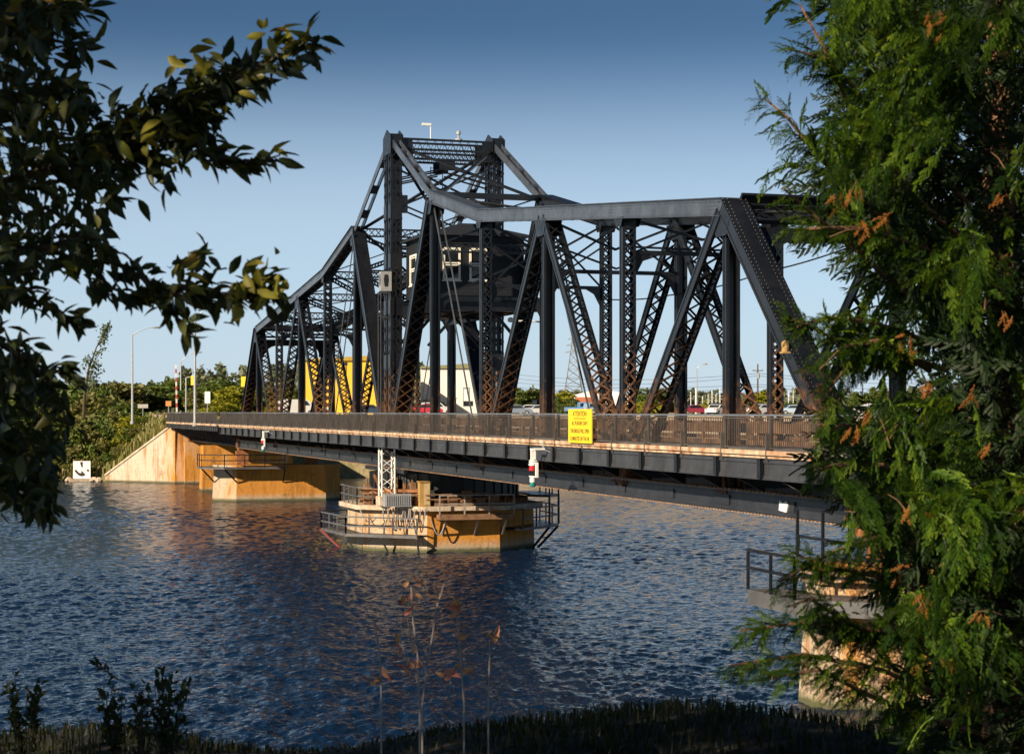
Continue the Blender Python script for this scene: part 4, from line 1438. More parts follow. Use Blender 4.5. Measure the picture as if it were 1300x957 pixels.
def crown_mesh(name, seed, kind, mat):
    """leaf faces in clumps spread through a crown one metre high and one metre wide"""
    rng = np.random.default_rng(seed)
    P_ = []
    if kind == 'round':
        for c in range(46):
            d = rng.normal(size=3); d /= np.linalg.norm(d)
            r = .5 * rng.uniform(.45, 1.0)
            ctr = d * r * np.array([.82, .82, .95]) + np.array([0, 0, .5])
            k = rng.integers(35, 70)
            P_.append(ctr + rng.normal(size=(k, 3)) * np.array([.07, .07, .05]))
        size = .075
    elif kind == 'bush':
        for c in range(40):
            a = rng.uniform(0, 6.283); r = .5 * math.sqrt(rng.uniform(0, 1)); 
            top = math.sqrt(max(0, 1 - (r / .52) ** 2)) * rng.uniform(.65, 1.)
            zz = rng.uniform(.05, 1) ** .7 * top * .92
            k = rng.integers(40, 65)
            P_.append(np.array([r * math.cos(a), r * math.sin(a), zz]) + rng.normal(size=(k, 3)) * np.array([.055, .055, .06]))
        size = .06
    elif kind == 'conifer':
        for c in range(70):
            zz = rng.uniform(0, 1) ** 1.1
            rr = .5 * (1 - zz) * rng.uniform(.3, 1.05) + .015
            a = rng.uniform(0, 6.283)
            k = rng.integers(18, 34)
            P_.append(np.array([rr * math.cos(a), rr * math.sin(a), zz - rr * .25]) + rng.normal(size=(k, 3)) * np.array([.05, .05, .018]))
        size = .06
    elif kind == 'poplar':
        for c in range(46):
            zz = rng.uniform(0, 1); w = .5 * math.sin(math.pi * min(1, zz * .9 + .12)) ** .7
            rr = w * math.sqrt(rng.uniform(0, 1)); a = rng.uniform(0, 6.283)
            k = rng.integers(35, 60)
            P_.append(np.array([rr * math.cos(a), rr * math.sin(a), zz]) + rng.normal(size=(k, 3)) * np.array([.075, .075, .035]))
        size = .06
    Pp = np.concatenate(P_)
    k = len(Pp)
    V, Fc = scatter(CARD, CARDF, Pp, rand_rot(k, rng), rng.uniform(.7, 1.3, k) * size)
    return raw_mesh(name, V, Fc, [mat])

def trunk_mesh(h0, r):
    m = M(); m.tube([(0, 0, -.3), (0, 0, h0 * .5), (.03 * h0, 0, h0)], r, 7, r * .45)
    m.tube([(0, 0, h0 * .45), (.18 * h0, .05 * h0, h0 * .8)], r * .5, 5, r * .2); m.tube([(0, 0, h0 * .55), (-.15 * h0, -.1 * h0, h0 * .85)], r * .45, 5, r * .2)
    return raw_mesh('trunk', m.v, m.f, [MT['bark']])
KINDS = {}
for kd in ('round', 'bush', 'conifer', 'poplar'):
    for ci in range(4):
        if kd == 'conifer' and ci > 1: continue
        for s in range(2):
            KINDS[kd, ci, s] = crown_mesh('crown', 100 + ci * 7 + s * 31 + len(kd), kd, G_TREE[ci])
TRUNK = trunk_mesh(1., .035)

def tree(pt, kind, ci, h, w, label, group, name=None):
    """root at the foot; crown scaled to height and width"""
    root = thing(name or ('shrub' if kind == 'bush' else 'conifer_tree' if kind == 'conifer' else 'leafy_tree'), label,
                 'shrub' if kind == 'bush' else 'tree', pt, random.uniform(0, 6.28), group)
    low = {'bush': 0., 'round': .18, 'conifer': .08, 'poplar': .06}[kind]
    c = bpy.data.objects.new('crown', KINDS[kind, ci, random.randint(0, 1)]); C.objects.link(c); c.parent = root
    c.location = (0, 0, h * low); c.scale = (w, w, h * (1 - low))
    if kind != 'bush':
        t = bpy.data.objects.new('trunk', TRUNK); C.objects.link(t); t.parent = root
        k = h * .85; t.scale = (k * .8, k * .8, k)
    return root

def gz(X, Z):
    x, y, _ = W(X, Z, 0)
    return float(land_h(np.array([x]), np.array([y]))[0])

def on_land(u, Z):
    X = (u - U0) / F * Z
    return W(X, Z, max(.1, gz(X, Z) - .05))

LAB = {('bush', 0): ('dark green bush on the slope beside the wing wall', 'dark bushes on the far bank'),
       ('bush', 1): ('mid green bush on the far bank left of the bridge', 'green bushes on the far bank'),
       ('bush', 2): ('bright yellow green bush beyond the end of the bridge', 'yellow green bushes'),
       ('bush', 3): ('olive tan bush near the water on the far bank', 'olive bushes on the far bank'),
       ('round', 0): ('dark rounded leafy tree on the far shore', 'dark leafy trees on the far shore'),
       ('round', 1): ('mid green rounded leafy tree on the far shore', 'green leafy trees on the far shore'),
       ('round', 2): ('sunlit yellow leafy tree on the far shore', 'yellow leafy trees on the far shore'),
       ('round', 3): ('olive leafy tree on the far shore', 'olive leafy trees on the far shore'),
       ('poplar', 0): ('dark slender leafy tree on the far shore', 'dark slender trees'),
       ('poplar', 1): ('mid green slender leafy tree on the far shore', 'green slender trees'),
       ('poplar', 2): ('yellow slender leafy tree on the far shore', 'yellow slender trees'),
       ('poplar', 3): ('olive slender leafy tree on the far shore', 'olive slender trees'),
       ('conifer', 0): ('dark pointed conifer in the distant tree line', 'dark distant conifers'),
       ('conifer', 1): ('green pointed conifer in the tree line on the far shore', 'green distant conifers')}
def grow(u, Z, kind, ci, h, w):
    lb, gp = LAB[kind, ci]
    tree(on_land(u, Z), kind, ci, h, w, lb, gp)

# tree line behind the left bank
rr = random.Random(5)
for i in range(30):
    u = -10 + i * 12 + rr.uniform(-4, 4)
    Z = rr.uniform(300, 330)
    top = 7.7 + (522 - (488 + rr.uniform(-5, 9) + (4 if u < 120 else 0))) / F * Z
    p = on_land(u, Z)
    kd = rr.choice(['conifer', 'conifer', 'poplar', 'round'])
    ci = rr.choice([0, 0, 1]) 
    h = top - p[2]
    tree(p, kd, ci, h * rr.uniform(.92, 1.08), {'conifer': 3.2, 'poplar': 4.5, 'round': 7}[kd] * rr.uniform(.9, 1.2), *LAB[kd, ci])
# nearer trees and bushes on the bank, tops read from the photograph
for (u, v, Z, kd, ci, w) in [
    (205, 492, 268, 'round', 1, 8), (190, 497, 255, 'round', 0, 7), (150, 487, 250, 'round', 3, 9), (132, 497, 240, 'poplar', 1, 5), (172, 490, 262, 'poplar', 0, 5),
    (118, 505, 232, 'round', 3, 8), (95, 495, 236, 'round', 1, 8), (70, 500, 238, 'round', 0, 8), (40, 500, 240, 'round', 3, 9), (10, 505, 238, 'round', 1, 9), (-15, 500, 240, 'round', 0, 9),
    (160, 505, 226, 'bush', 1, 7), (140, 515, 222, 'bush', 3, 6), (175, 520, 219, 'bush', 2, 5), (190, 527, 216, 'bush', 1, 4.5), (120, 522, 216, 'bush', 1, 6), (100, 525, 214, 'bush', 3, 6),
    (80, 530, 213, 'bush', 1, 6.5), (55, 525, 214, 'bush', 3, 6.5), (30, 530, 213, 'bush', 0, 6.5), (5, 528, 213, 'bush', 3, 7),
    (150, 545, 208, 'bush', 2, 4), (165, 540, 209, 'bush', 1, 4.), (180, 537, 209, 'bush', 3, 3.4), (130, 552, 206, 'bush', 3, 4), (110, 556, 205, 'bush', 1, 4), (90, 560, 204, 'bush', 3, 4.2), (70, 562, 204, 'bush', 1, 4.2),
    (140, 570, 203.2, 'bush', 1, 3), (122, 578, 202.4, 'bush', 3, 2.6), (158, 560, 203.4, 'bush', 3, 2.8), (105, 578, 202.5, 'bush', 2, 2.4), (85, 582, 202, 'bush', 3, 2.8), (60, 580, 202, 'bush', 1, 3), (40, 575, 203, 'bush', 3, 4), (15, 570, 203, 'bush', 1, 4.5),
    (198, 545, 203.5, 'bush', 3, 2.2), (185, 556, 202.6, 'bush', 1, 2.2), (172, 566, 202, 'bush', 3, 2.0), (205, 538, 204, 'bush', 3, 1.8),
    # beyond the end of the bridge
    (286, 482, 262, 'round', 0, 8), (272, 489, 258, 'round', 1, 7), (296, 492, 246, 'round', 2, 7), (278, 502, 238, 'bush', 2, 5.5), (257, 495, 262, 'round', 1, 6.5), (248, 500, 250, 'poplar', 3, 4),
    (306, 497, 256, 'round', 1, 6), (240, 496, 275, 'round', 0, 7), (318, 500, 262, 'round', 1, 6), (330, 495, 285, 'round', 0, 7), (345, 500, 280, 'bush', 2, 6), (362, 497, 290, 'round', 1, 6),
    (376, 495, 330, 'round', 0, 7),
    # behind the span
    (541, 498, 292, 'bush', 2, 3.2), (560, 507, 288, 'bush', 1, 3), (655, 496, 300, 'poplar', 1, 6), (668, 499, 330, 'round', 2, 8), (684, 495, 335, 'round', 1, 9), (707, 500, 305, 'bush', 1, 4), (724, 504, 288, 'bush', 0, 4), (714, 497, 310, 'round', 2, 5),
    (815, 498, 300, 'bush', 1, 5), (828, 494, 320, 'round', 0, 7), (840, 496, 325, 'poplar', 0, 6), (822, 503, 285, 'bush', 2, 5), (893, 508, 320, 'bush', 2, 5), (905, 511, 325, 'bush', 1, 4), (972, 497, 300, 'round', 2, 5.5), (984, 505, 310, 'bush', 2, 5),
    (1000, 508, 330, 'bush', 1, 5), (1040, 505, 300, 'bush', 3, 4), (1086, 498, 320, 'conifer', 1, 4), (1108, 492, 330, 'conifer', 1, 4.5), (1098, 500, 330, 'round', 1, 6), (1128, 496, 330, 'round', 3, 7), (1150, 500, 330, 'round', 1, 7), (1180, 497, 330, 'round', 0, 8)]:
    p = on_land(u, Z)
    h = 7.7 + (522 - v) / F * Z - p[2]
    tree(p, kd, ci, h * 1.04, w, *LAB[kd, ci])

def lone_tree():
    """thin wind-bent tree standing above the bushes on the left bank"""
    p = on_land(104, 222)
    root = thing('leafy_tree', 'tall sparse tree leaning right above the bushes on the far left bank', 'tree', p)
    m = M()
    top = PV(133, 418, 222)
    pts = [Vector(p), Vector(PV(107, 505, 222)), Vector(PV(112, 470, 222)), Vector(PV(122, 442, 222)), Vector(top)]
    m.tube(pts, .22, 7, .03)
    rng = np.random.default_rng(3)
    Pp = []
    for i in range(34):
        t = rng.uniform(.35, 1); k = t * 4; a = pts[min(3, int(k))].lerp(pts[min(4, int(k) + 1)], k - int(k))
        d = Vector((rng.normal() * .6 + RX * .8, rng.normal() * .6 + RY * .8, rng.uniform(.1, .9))).normalized() * rng.uniform(1.0, 2.6) * (1.25 - t * .8)
        e = a + d
        m.tube([a, e], .035, 4, .012)
        kk = int(rng.integers(10, 26))
        ts = rng.uniform(.4, 1.1, kk)
        Pp.append(np.array(a)[None] + np.array(d)[None] * ts[:, None] + rng.normal(size=(kk, 3)) * .22)
    m.build('trunk', MT['bark'], root)
    Pp = np.concatenate(Pp); k = len(Pp)
    V, Fc = scatter(CARD, CARDF, Pp, rand_rot(k, rng), rng.uniform(.18, .30, k))
    arr_obj('crown', V, Fc, G_TREE[0], root)
lone_tree()

def far_woods():
    """distant forest across the back that reads as one mass"""
    rng = np.random.default_rng(21)
    Pp = []
    for i in range(420):
        u = rng.uniform(600, 1420); Z = rng.uniform(560, 760)
        h = rng.uniform(4.5, 8.5)
        x, y, _ = P(u, Z, 0)
        k = 60
        zz = rng.uniform(0, 1, k) ** .8
        r = (1 - zz * .8) * rng.uniform(2, 3.6)
        a = rng.uniform(0, 6.283, k)
        Pp.append(np.stack([x + r * np.cos(a), y + r * np.sin(a), 7 + zz * h], 1))
    for i in range(240):
        u = rng.uniform(-60, 600); Z = rng.uniform(480, 640)
        h = rng.uniform(9, 14)
        x, y, _ = P(u, Z, 0)
        k = 60
        zz = rng.uniform(0, 1, k) ** .8
        r = (1 - zz * .8) * rng.uniform(2, 3.4)
        a = rng.uniform(0, 6.283, k)
        zb = 2.5 if u < 230 else 7
        Pp.append(np.stack([x + r * np.cos(a), y + r * np.sin(a), zb + zz * h * 1.1], 1))
    Pp = np.concatenate(Pp); k = len(Pp)
    V, Fc = scatter(CARD, CARDF, Pp, rand_rot(k, rng), rng.uniform(1.0, 2.0, k))
    o = arr_obj('far_woods', V, Fc, leafmat('haze_paled_wood_leaves', [(.08, .105, .075), (.12, .145, .09), (.17, .18, .10)], .2))  # leaf colours paled to stand in for distance haze
    tag(o, 'distant mixed forest along the horizon behind the parking lot', 'forest', kind='stuff')
far_woods()

def bank_grass():
    """tall dry grass on the far bank"""
    rng = np.random.default_rng(8)
    k = 9000
    x = rng.uniform(-124, -96, k); y = rng.uniform(-34, 0, k)
    h = land_h(x, y)
    ok = (h > .2)
    x, y, h = x[ok], y[ok], h[ok]; k = len(x)
    T = np.array([[-.5, 0, 0], [.5, 0, 0], [.25, .1, 1.], [-.25, .1, 1.]])
    az = rng.uniform(0, 6.283, k)
    rot = np.zeros((k, 3, 3)); rot[:, 0, 0] = np.cos(az); rot[:, 0, 1] = -np.sin(az); rot[:, 1, 0] = np.sin(az); rot[:, 1, 1] = np.cos(az); rot[:, 2, 2] = 1
    ln = rng.uniform(.35, 1.0, k)
    V, Fc = scatter(T, np.array([[0, 1, 2, 3]]), np.stack([x, y, h - .05], 1), rot, np.stack([ln * .35, ln * .5, ln], 1))
    o = arr_obj('bank_grass', V, Fc, leafmat('dry_bank_grass', [(.10, .13, .03), (.20, .19, .06), (.32, .26, .11)], .3))
    tag(o, 'tall dry grass on the far bank around the wing wall', 'grass', kind='stuff')
    # boulders at the waterline
    rng2 = random.Random(4)
    for i in range(22):
        yy = -9 - rng2.uniform(0, 16)
        xx = float(-104.2 + .5 * (.8 * math.sin(yy * .31) + .6 * math.sin(yy * .83 + 1)) + (yy + 7.9) * .06) + rng2.uniform(-.2, .8)
        if i < 5: yy = -8.3 - i * .25; xx = -103.0 + rng2.uniform(-.4, .5)
        r = rng2.uniform(.18, .5)
        m = M()
        pr = [(.55, -.5), (.95, -.2), (1., .1), (.8, .45), (.35, .68), (.05, .74)]
        m.lathe((0, 0, 0), pr, 9)
        m.v = [(a * r * (1 + .25 * math.sin(a * 3 + i) ), b * r * (1.2 + .2 * math.cos(b * 4 + i)), c * r * (1 + .2 * math.sin(a * 5 + b * 3 + i))) for a, b, c in m.v]
        o = bpy.data.objects.new('boulder', raw_mesh('boulder', m.v, m.f, [MT['cap']])); C.objects.link(o)
        o.location = (xx, yy, .12); o.rotation_euler = (0, 0, i * 1.7)
        tag(o, 'pale boulder at the waterline of the far left bank', 'boulder', 'boulders along the far left waterline')
bank_grass()

# ------------------------------------------------------------------ shore furniture
def street_lamp(u, Z, vtop, du, dv, zb, label):
    """tapered pole with a rising arm and a cobra head"""
    b = Vector(P(u, Z, zb)); zt = CZ - (vtop - V0) / F * Z
    root = thing('street_lamp', label, 'street lamp', tuple(b))
    m = M(); m.tube([b, Vector((b.x, b.y, zt))], .15, 8, .08); m.build('pole', MT['galv'], root)
    L_ = du / F * Z; H = dv / F * Z
    e = Vector((RX, RY, 0))
    top = Vector((b.x, b.y, zt - .15))
    pts = [top, top + e * (L_ * .35) + Vector((0, 0, H * .55)), top + e * (L_ * .75) + Vector((0, 0, H * .95)), top + e * L_ + Vector((0, 0, H))]
    m = M(); m.tube(pts, .06, 6, .045); m.build('arm', MT['galv'], root)
    h = pts[-1]
    m = M(); m.lathe((0, 0, 0), [(.05, -.12), (.17, -.08), (.2, 0), (.12, .1), (.03, .13)], 10)
    m.v = [tuple(h + e * (a * 2.2 + .25) + Vector((-RY, RX, 0)) * b_ + Vector((0, 0, c))) for a, b_, c in m.v]
    m.build('lamp_head', MT['greybox'], root)
    m = M(); m.lathe((b.x, b.y, zb), [(.24, -.2), (.24, .12), (.17, .2)], 10); m.build('base', MT['galv'], root)
street_lamp(168, 212, 424, 27, 10, 6.4, 'tall galvanised street lamp above the bushes left of the wing wall')
street_lamp(229.5, 300, 458, 22, 12, 7.3, 'distant street lamp behind the striped barrier arm')
street_lamp(247.5, 171, 408, 18, 20, 6.5, 'tall street lamp rising from the walkway of the approach span')
street_lamp(884.5, 300, 467, 9, 6, 7.2, 'faint street lamp beyond the parking lot, right of the middle truss diagonals')

def barrier():
    b = Vector(P(224.5, 196, 6.6))
    root = thing('barrier_gate', 'raised red and white striped barrier arm at the bridge entrance', 'barrier', tuple(b))
    m = M(); m.box(b.x - .3, b.x + .3, b.y - .25, b.y + .25, 6.5, 7.6); m.build('cabinet', MT['white'], root)
    t = Vector(PV(223.3, 463, 196))
    s = Vector((b.x, b.y, 7.2))
    redp = plain('red_stripe_paint', (.50, .07, .05), .6, .1)
    arm = M()
    for i in range(12):
        arm.cur = i % 2
        arm.beam(s.lerp(t, i / 12), s.lerp(t, (i + 1) / 12), .16, .16)
    arm.build('arm', [redp, MT['white']], root)
barrier()

def post_sign(u, Z, v0, v1, w, mat, label, zb, name='road_sign', thick=.04):
    b = Vector(P(u, Z, zb)); z1 = CZ - (v0 - V0) / F * Z; z0 = CZ - (v1 - V0) / F * Z
    root = thing(name, label, 'sign', tuple(b))
    m = M(); m.tube([b, Vector((b.x, b.y, z1 - .05))], .05, 6); m.build('post', MT['galv'], root)
    e = Vector((RX, RY, 0)) * (w / F * Z / 2); f = Vector((-VX, -VY, 0)) * .06
    c = Vector((b.x, b.y, (z0 + z1) / 2)) + f
    m = M(); m.beam(c - e, c + e, z1 - z0, thick, side=(0, 0, 1)); m.build('board', mat, root)
post_sign(263.5, 205, 497, 512, 7, MT['white'], 'white portrait road sign on a post beside the road', 6.6)
post_sign(214, 215, 509, 515.5, 7, MT['orange'], 'small orange road sign left of the barrier arm', 6.6)
post_sign(181.5, 222, 513, 518, 13, plain('grey_sign_back', (.42, .41, .38), .7), 'wide grey sign board on the bank under the street lamp', 6.0)

def signal(u, Z, v0, v1, w, label, arm_du=0):
    z1 = CZ - (v0 - V0) / F * Z; z0 = CZ - (v1 - V0) / F * Z
    zb = 6.5
    pu = u + arm_du
    b = Vector(P(pu, Z, zb))
    root = thing('traffic_signal', label, 'traffic signal', tuple(b))
    top = Vector((b.x, b.y, z1 - .2))
    m = M(); m.tube([b, top], .08, 8); m.build('pole', MT['galv'], root)
    h = Vector(P(u, Z, (z0 + z1) / 2))
    if arm_du:
        m = M(); m.tube([top, Vector((h.x, h.y, z1 - .1))], .05, 6); m.build('arm', MT['galv'], root)
    e = Vector((RX, RY, 0)) * (w / F * Z / 2)
    f = Vector((-VX, -VY, 0))
    m = M(); m.beam(h + f * .12 - e, h + f * .12 + e, z1 - z0, .2, side=(0, 0, 1)); hd = m.build('head', MT['yellow'], root)
    for i in range(3):
        z = z0 + (z1 - z0) * (.2 + .3 * i)
        m = M(); c = Vector((h.x, h.y, z)) - f * .0; m.tube([c - f * .02, c - f * .12], .12, 10); m.build('lens', MT['black'], root)
signal(245.2, 200, 477, 489, 5, 'yellow traffic signal on an arm left of the approach street lamp', -9)
signal(309.5, 158.5, 478, 491, 6, 'yellow traffic signal beside the far end post of the truss', 1.5)

def guard_rail():
    """brown timber rail along the embankment left of the abutment"""
    a = Vector((-97.0, -.9, 6.45)); b = Vector((-118, -1.0, 6.55))
    root = thing('guard_rail', 'brown timber guard rail along the road above the wing wall', 'guard rail', tuple(a))
    n = 12
    for i in range(n + 1):
        p = a.lerp(b, i / n)
        m = M(); m.box(p.x - .1, p.x + .1, p.y - .1, p.y + .1, p.z - .5, p.z + .85); m.build('post', MT['brownwood'], root)
    m = M(); m.beam(a + Vector((0, -.14, .62)), b + Vector((0, -.14, .62)), .3, .07, side=(0, 0, 1)); m.build('rail', MT['wood'], root)
guard_rail()

def daymark():
    Z = 199.5
    b = Vector(P(104, Z, .2))
    root = thing('channel_marker', 'square white channel marker board with black arc marks at the waterline', 'marker', tuple(b))
    e = Vector((RX, RY, 0)); f = Vector((-VX, -VY, 0))
    w = .95
    m = M(); c = b + Vector((0, 0, 1.05)); m.beam(c - e * w, c + e * w, 1.95, .12, side=(0, 0, 1)); m.build('board', MT['white'], root)
    m = M()
    for s in (-.6, .6):
        q = b + e * s - f * .15
        m.beam(q + Vector((0, 0, -.6)), q + Vector((0, 0, 1.8)), .12, .12)
    m.build('post', MT['wood'], root)
    def shape(pts):
        A = [tuple(c + e * x + Vector((0, 0, z)) + f * .062) for x, z in pts]; B = [tuple(Vector(p) + f * .012) for p in A]
        mm = M(); mm.prism(A, B); mm.build('marking', MT['black'], root)
    shape([(-.2, .88), (.12, .88), (.1, .45), (.12, .3), (0, .28), (-.1, .45)])
    shape([(-.78, 0), (-.62, .03), (-.3, -.32), (-.02, -.34), (-.08, -.12), (.02, -.1), (.4, -.52), (.42, -.56), (.05, -.72), (-.3, -.62), (-.6, -.36), (-.8, -.1)])
    shape([(.55, 0), (.66, .1), (.78, .02), (.80, -.15), (.72, -.2), (.56, -.12)])
    m = M(); m.box(b.x - 1.2, b.x + 1.2, b.y - 1.4, b.y + 1.4, -.6, .22); m.build('footing', MT['cap'], root)
    # dark culvert mouth next to it
    p = Vector(P(120.5, 201.2, .2))
    r2 = thing('culvert', 'dark culvert pipe mouth in the bank beside the white marker board', 'culvert', tuple(p))
    m = M(); n = 14; ro, ri = .95, .82
    ax = -f
    A = []
    for rad, off in ((ro, 0), (ro, 2.5), (ri, 2.5), (ri, 0)):
        A.append([tuple(p + e * (rad * math.cos(2 * math.pi * i / n)) + Vector((0, 0, .35 + rad * math.sin(2 * math.pi * i / n))) + ax * off) for i in range(n)])
    vs = sum(A, [])
    fs = []
    for k in range(4):
        for i in range(n):
            j = (i + 1) % n; fs.append((k * n + i, k * n + j, ((k + 1) % 4) * n + j, ((k + 1) % 4) * n + i))
    fs.append(tuple(2 * n + i for i in range(n)))
    m.add(vs, fs); m.build('pipe', MT['black'], r2)
daymark()

# ------------------------------------------------------------------ buildings behind
def block(m, u0, u1, Z, z0, z1, depth, za=None):
    """box whose front faces the river; za = height at the right end of the roof"""
    a, b = Vector(P(u0, Z, 0)), Vector(P(u1, Z, 0))
    d = Vector((VX, VY, 0)) * depth
    za = z1 if za is None else za
    q = [a, b, b + d, a + d]; hz = [z1, za, za, z1]
    m.hexa([(p.x, p.y, z0) for p in q] + [(p.x, p.y, h) for p, h in zip(q, hz)])

def front_panel(root, name, u0, u1, Z, v0, v1, mat, proud=.04, sub=None):
    m = M()
    z1 = CZ - (v0 - V0) / F * Z; z0 = CZ - (v1 - V0) / F * Z
    a, b = Vector(P(u0, Z, 0)), Vector(P(u1, Z, 0)); f = Vector((-VX, -VY, 0))
    q0 = [a + f * .003, b + f * .003]; q1 = [b + f * proud, a + f * proud]
    q = q0 + q1
    m.hexa([(p.x, p.y, z0) for p in q] + [(p.x, p.y, z1) for p in q])
    return m.build(name, mat, sub or root)

def sheet_metal(name, col, lines=1.2):
    m, t, b = nodes(name)
    xyz, g = pos_xyz(t)
    w = t.nodes.new('ShaderNodeMath'); w.operation = 'PINGPONG'; w.inputs[1].default_value = lines / 2
    t.links.new(xyz[1], w.inputs[0])
    s = maprange(t, w.outputs[0], 0, .06, .75, 1)
    n = noise(t, .25, 4, coord=g['Position'])
    c = mixc(t, ramp(t, n, [(.35, .35), (.65, 0.)]), col, tuple(x * .75 for x in col))
    c = mixc(t, s, tuple(x * .6 for x in col), c)
    t.links.new(c, b.inputs['Base Color']); b.inputs['Roughness'].default_value = .7
    return m

def buildings():
    yw = sheet_metal('yellow_sheet_cladding', (.72, .46, .03)); ws = sheet_metal('white_sheet_cladding', (.78, .74, .66), 2.4)
    g0 = 6.9
    Z = 272
    root = thing('warehouse', 'large yellow metal warehouse behind the far arm of the bridge', 'building', P(432, Z, g0))
    m = M(); block(m, 386, 480, Z, g0, CZ + 64 / F * Z, 22, CZ + 69 / F * Z); m.build('wall', yw, root)
    m = M(); block(m, 385, 481, Z - .4, CZ + 64.2 / F * Z, CZ + 66 / F * Z, 23, CZ + 71 / F * Z); m.build('roof', plain('dull_yellow_trim', (.40, .27, .03), .7), root)
    front_panel(root, 'loading_door', 447, 462, Z, 490, 520, plain('pale_door_paint', (.62, .42, .28), .7))
    front_panel(root, 'window', 437, 441, Z, 460, 464, MT['glass'])
    front_panel(root, 'downpipe', 438.3, 439.2, Z, 464, 520, plain('brown_downpipe', (.34, .20, .03), .7), .12)
    front_panel(root, 'window', 398, 404, Z, 497, 503, MT['glass'])
    Z = 300
    root = thing('warehouse', 'white metal warehouse with olive roof edge seen beneath the control house', 'building', P(575, Z, g0))
    m = M(); block(m, 534, 640, Z, g0, CZ + 54 / F * Z, 24, CZ + 61 / F * Z); m.build('wall', ws, root)
    m = M(); block(m, 533, 641, Z - .4, CZ + 54.3 / F * Z, CZ + 56.5 / F * Z, 25, CZ + 63.5 / F * Z); m.build('roof', plain('olive_roof_trim', (.22, .22, .10), .7), root)
    dr = front_panel(root, 'door', 587.5, 596.5, Z, 491.5, 516, MT['greybox'])
    front_panel(root, 'door_leaf', 589, 595, Z, 494, 510, MT['white'], .09, dr)
    front_panel(root, 'window', 588.5, 600, Z, 509, 515, MT['glass'], .12)
    # cream shed in front
    Z = 268
    root = thing('shed', 'small tan lean-to shed in front of the white warehouse', 'building', P(573, Z, g0))
    m = M(); block(m, 570, 578.5, Z, g0, CZ + 16 / F * Z, 3, CZ + 16 / F * Z); m.build('wall', plain('tan_shed_board', (.48, .36, .22), .8), root)
    a, b = Vector(P(569, Z - .3, 0)), Vector(P(579, Z - .3, 0)); 
    m = M(); block(m, 569, 579.5, Z - .3, CZ + 16.2 / F * Z, CZ + 17.2 / F * Z, 3.6); m.build('roof', MT['greybox'], root)
    # quonset hut
    Z = 330
    root = thing('arched_hut', 'white arched fabric storage hut left of the power pylon foot', 'building', P(765, Z, g0))
    n = 16; A = []; B = []
    for i in range(n + 1):
        t = math.pi * i / n
        u = 764 - 52 * math.cos(t); z = g0 + (CZ + 26.5 / F * Z - g0) * math.sin(t) ** .75
        p = Vector(P(u, Z, z)); A.append(tuple(p)); B.append(tuple(p + Vector((VX, VY, 0)) * 18))
    m = M(); m.prism(A, B); m.build('shell', plain('white_fabric', (.82, .81, .78), .6, .06), root)
    front_panel(root, 'door', 752, 768, Z, 500, 517, plain('grey_white_door', (.55, .55, .53), .7))
    Z = 300
    root = thing('shipping_container', 'rust red container in front of the white arched hut', 'container', P(742, Z, g0))
    m = M(); block(m, 731, 753, Z, g0, CZ + 18 / F * Z, 2.5); m.build('body', sheet_metal('rust_red_container_paint', (.42, .13, .06), .4), root)
    front_panel(root, 'door', 745, 752.5, Z, 505, 519, plain('dull_red_paint', (.30, .10, .05), .7))
    # low white shed far left between trusses
    Z = 310
    root = thing('shed', 'low white shed behind parked cars left of the arched hut', 'building', P(679, Z, g0))
    m = M(); block(m, 676, 681.5, Z, g0, CZ + 13.5 / F * Z, 4); m.build('wall', MT['white'], root)
    m = M(); block(m, 675.5, 682, Z - .2, CZ + 13.6 / F * Z, CZ + 14.6 / F * Z, 4.4); m.build('roof', MT['greybox'], root)
    Z = 330
    root = thing('shed', 'white shed with a grey roof behind the cedar gap', 'building', P(1104, Z, g0))
    m = M(); block(m, 1094, 1106, Z, g0, CZ + 13 / F * Z, 5); m.build('wall', MT['white'], root)
    m = M(); block(m, 1093, 1107, Z - .2, CZ + 13.1 / F * Z, CZ + 14.5 / F * Z, 5.4); m.build('roof', MT['greybox'], root)
buildings()

def pylon():
    Z = 900
    b = Vector(P(728, Z, 6.5)); H = CZ + 94 / F * Z - 6.5
    root = thing('power_pylon', 'grey lattice power pylon rising behind the right arm of the truss', 'pylon', tuple(b))
    e = Vector((RX, RY, 0)); f = Vector((VX, VY, 0)); 
    def w(t): return 5.6 * (1 - t) ** 1.15 * 1.0 + .55
    legs = M(); br = M()
    cs = [(-1, -1), (1, -1), (1, 1), (-1, 1)]
    N = 10; lv = [1 - (1 - i / N) ** 1.25 for i in range(N + 1)]
    def pt(c, t): return b + e * (c[0] * w(t)) + f * (c[1] * w(t)) + Vector((0, 0, H * t))
    for c in cs:
        for i in range(N): legs.beam(pt(c, lv[i]), pt(c, lv[i + 1]), .30, .30)
    for i in range(N):
        for c, d in zip(cs, cs[1:] + cs[:1]):
            br.beam(pt(c, lv[i]), pt(d, lv[i + 1]), .16, .16); br.beam(pt(d, lv[i]), pt(c, lv[i + 1]), .16, .16); br.beam(pt(c, lv[i + 1]), pt(d, lv[i + 1]), .16, .16)
    gm = plain('weathered_pylon_steel', (.20, .21, .22), .6, .15, .5)
    legs.build('leg', gm, root); br.build('bracing', gm, root)
    m = M()
    for t, L_ in ((.80, 4.2), (.89, 3.6), (.97, 3.0)):
        c = b + Vector((0, 0, H * t))
        m.beam(c - e * L_, c + e * L_, .26, .3, side=(0, 0, 1)); m.beam(c + Vector((0, 0, 1.2)), c + e * L_, .14, .14); m.beam(c + Vector((0, 0, 1.2)), c - e * L_, .14, .14)
    m.build('crossarm', gm, root)
pylon()

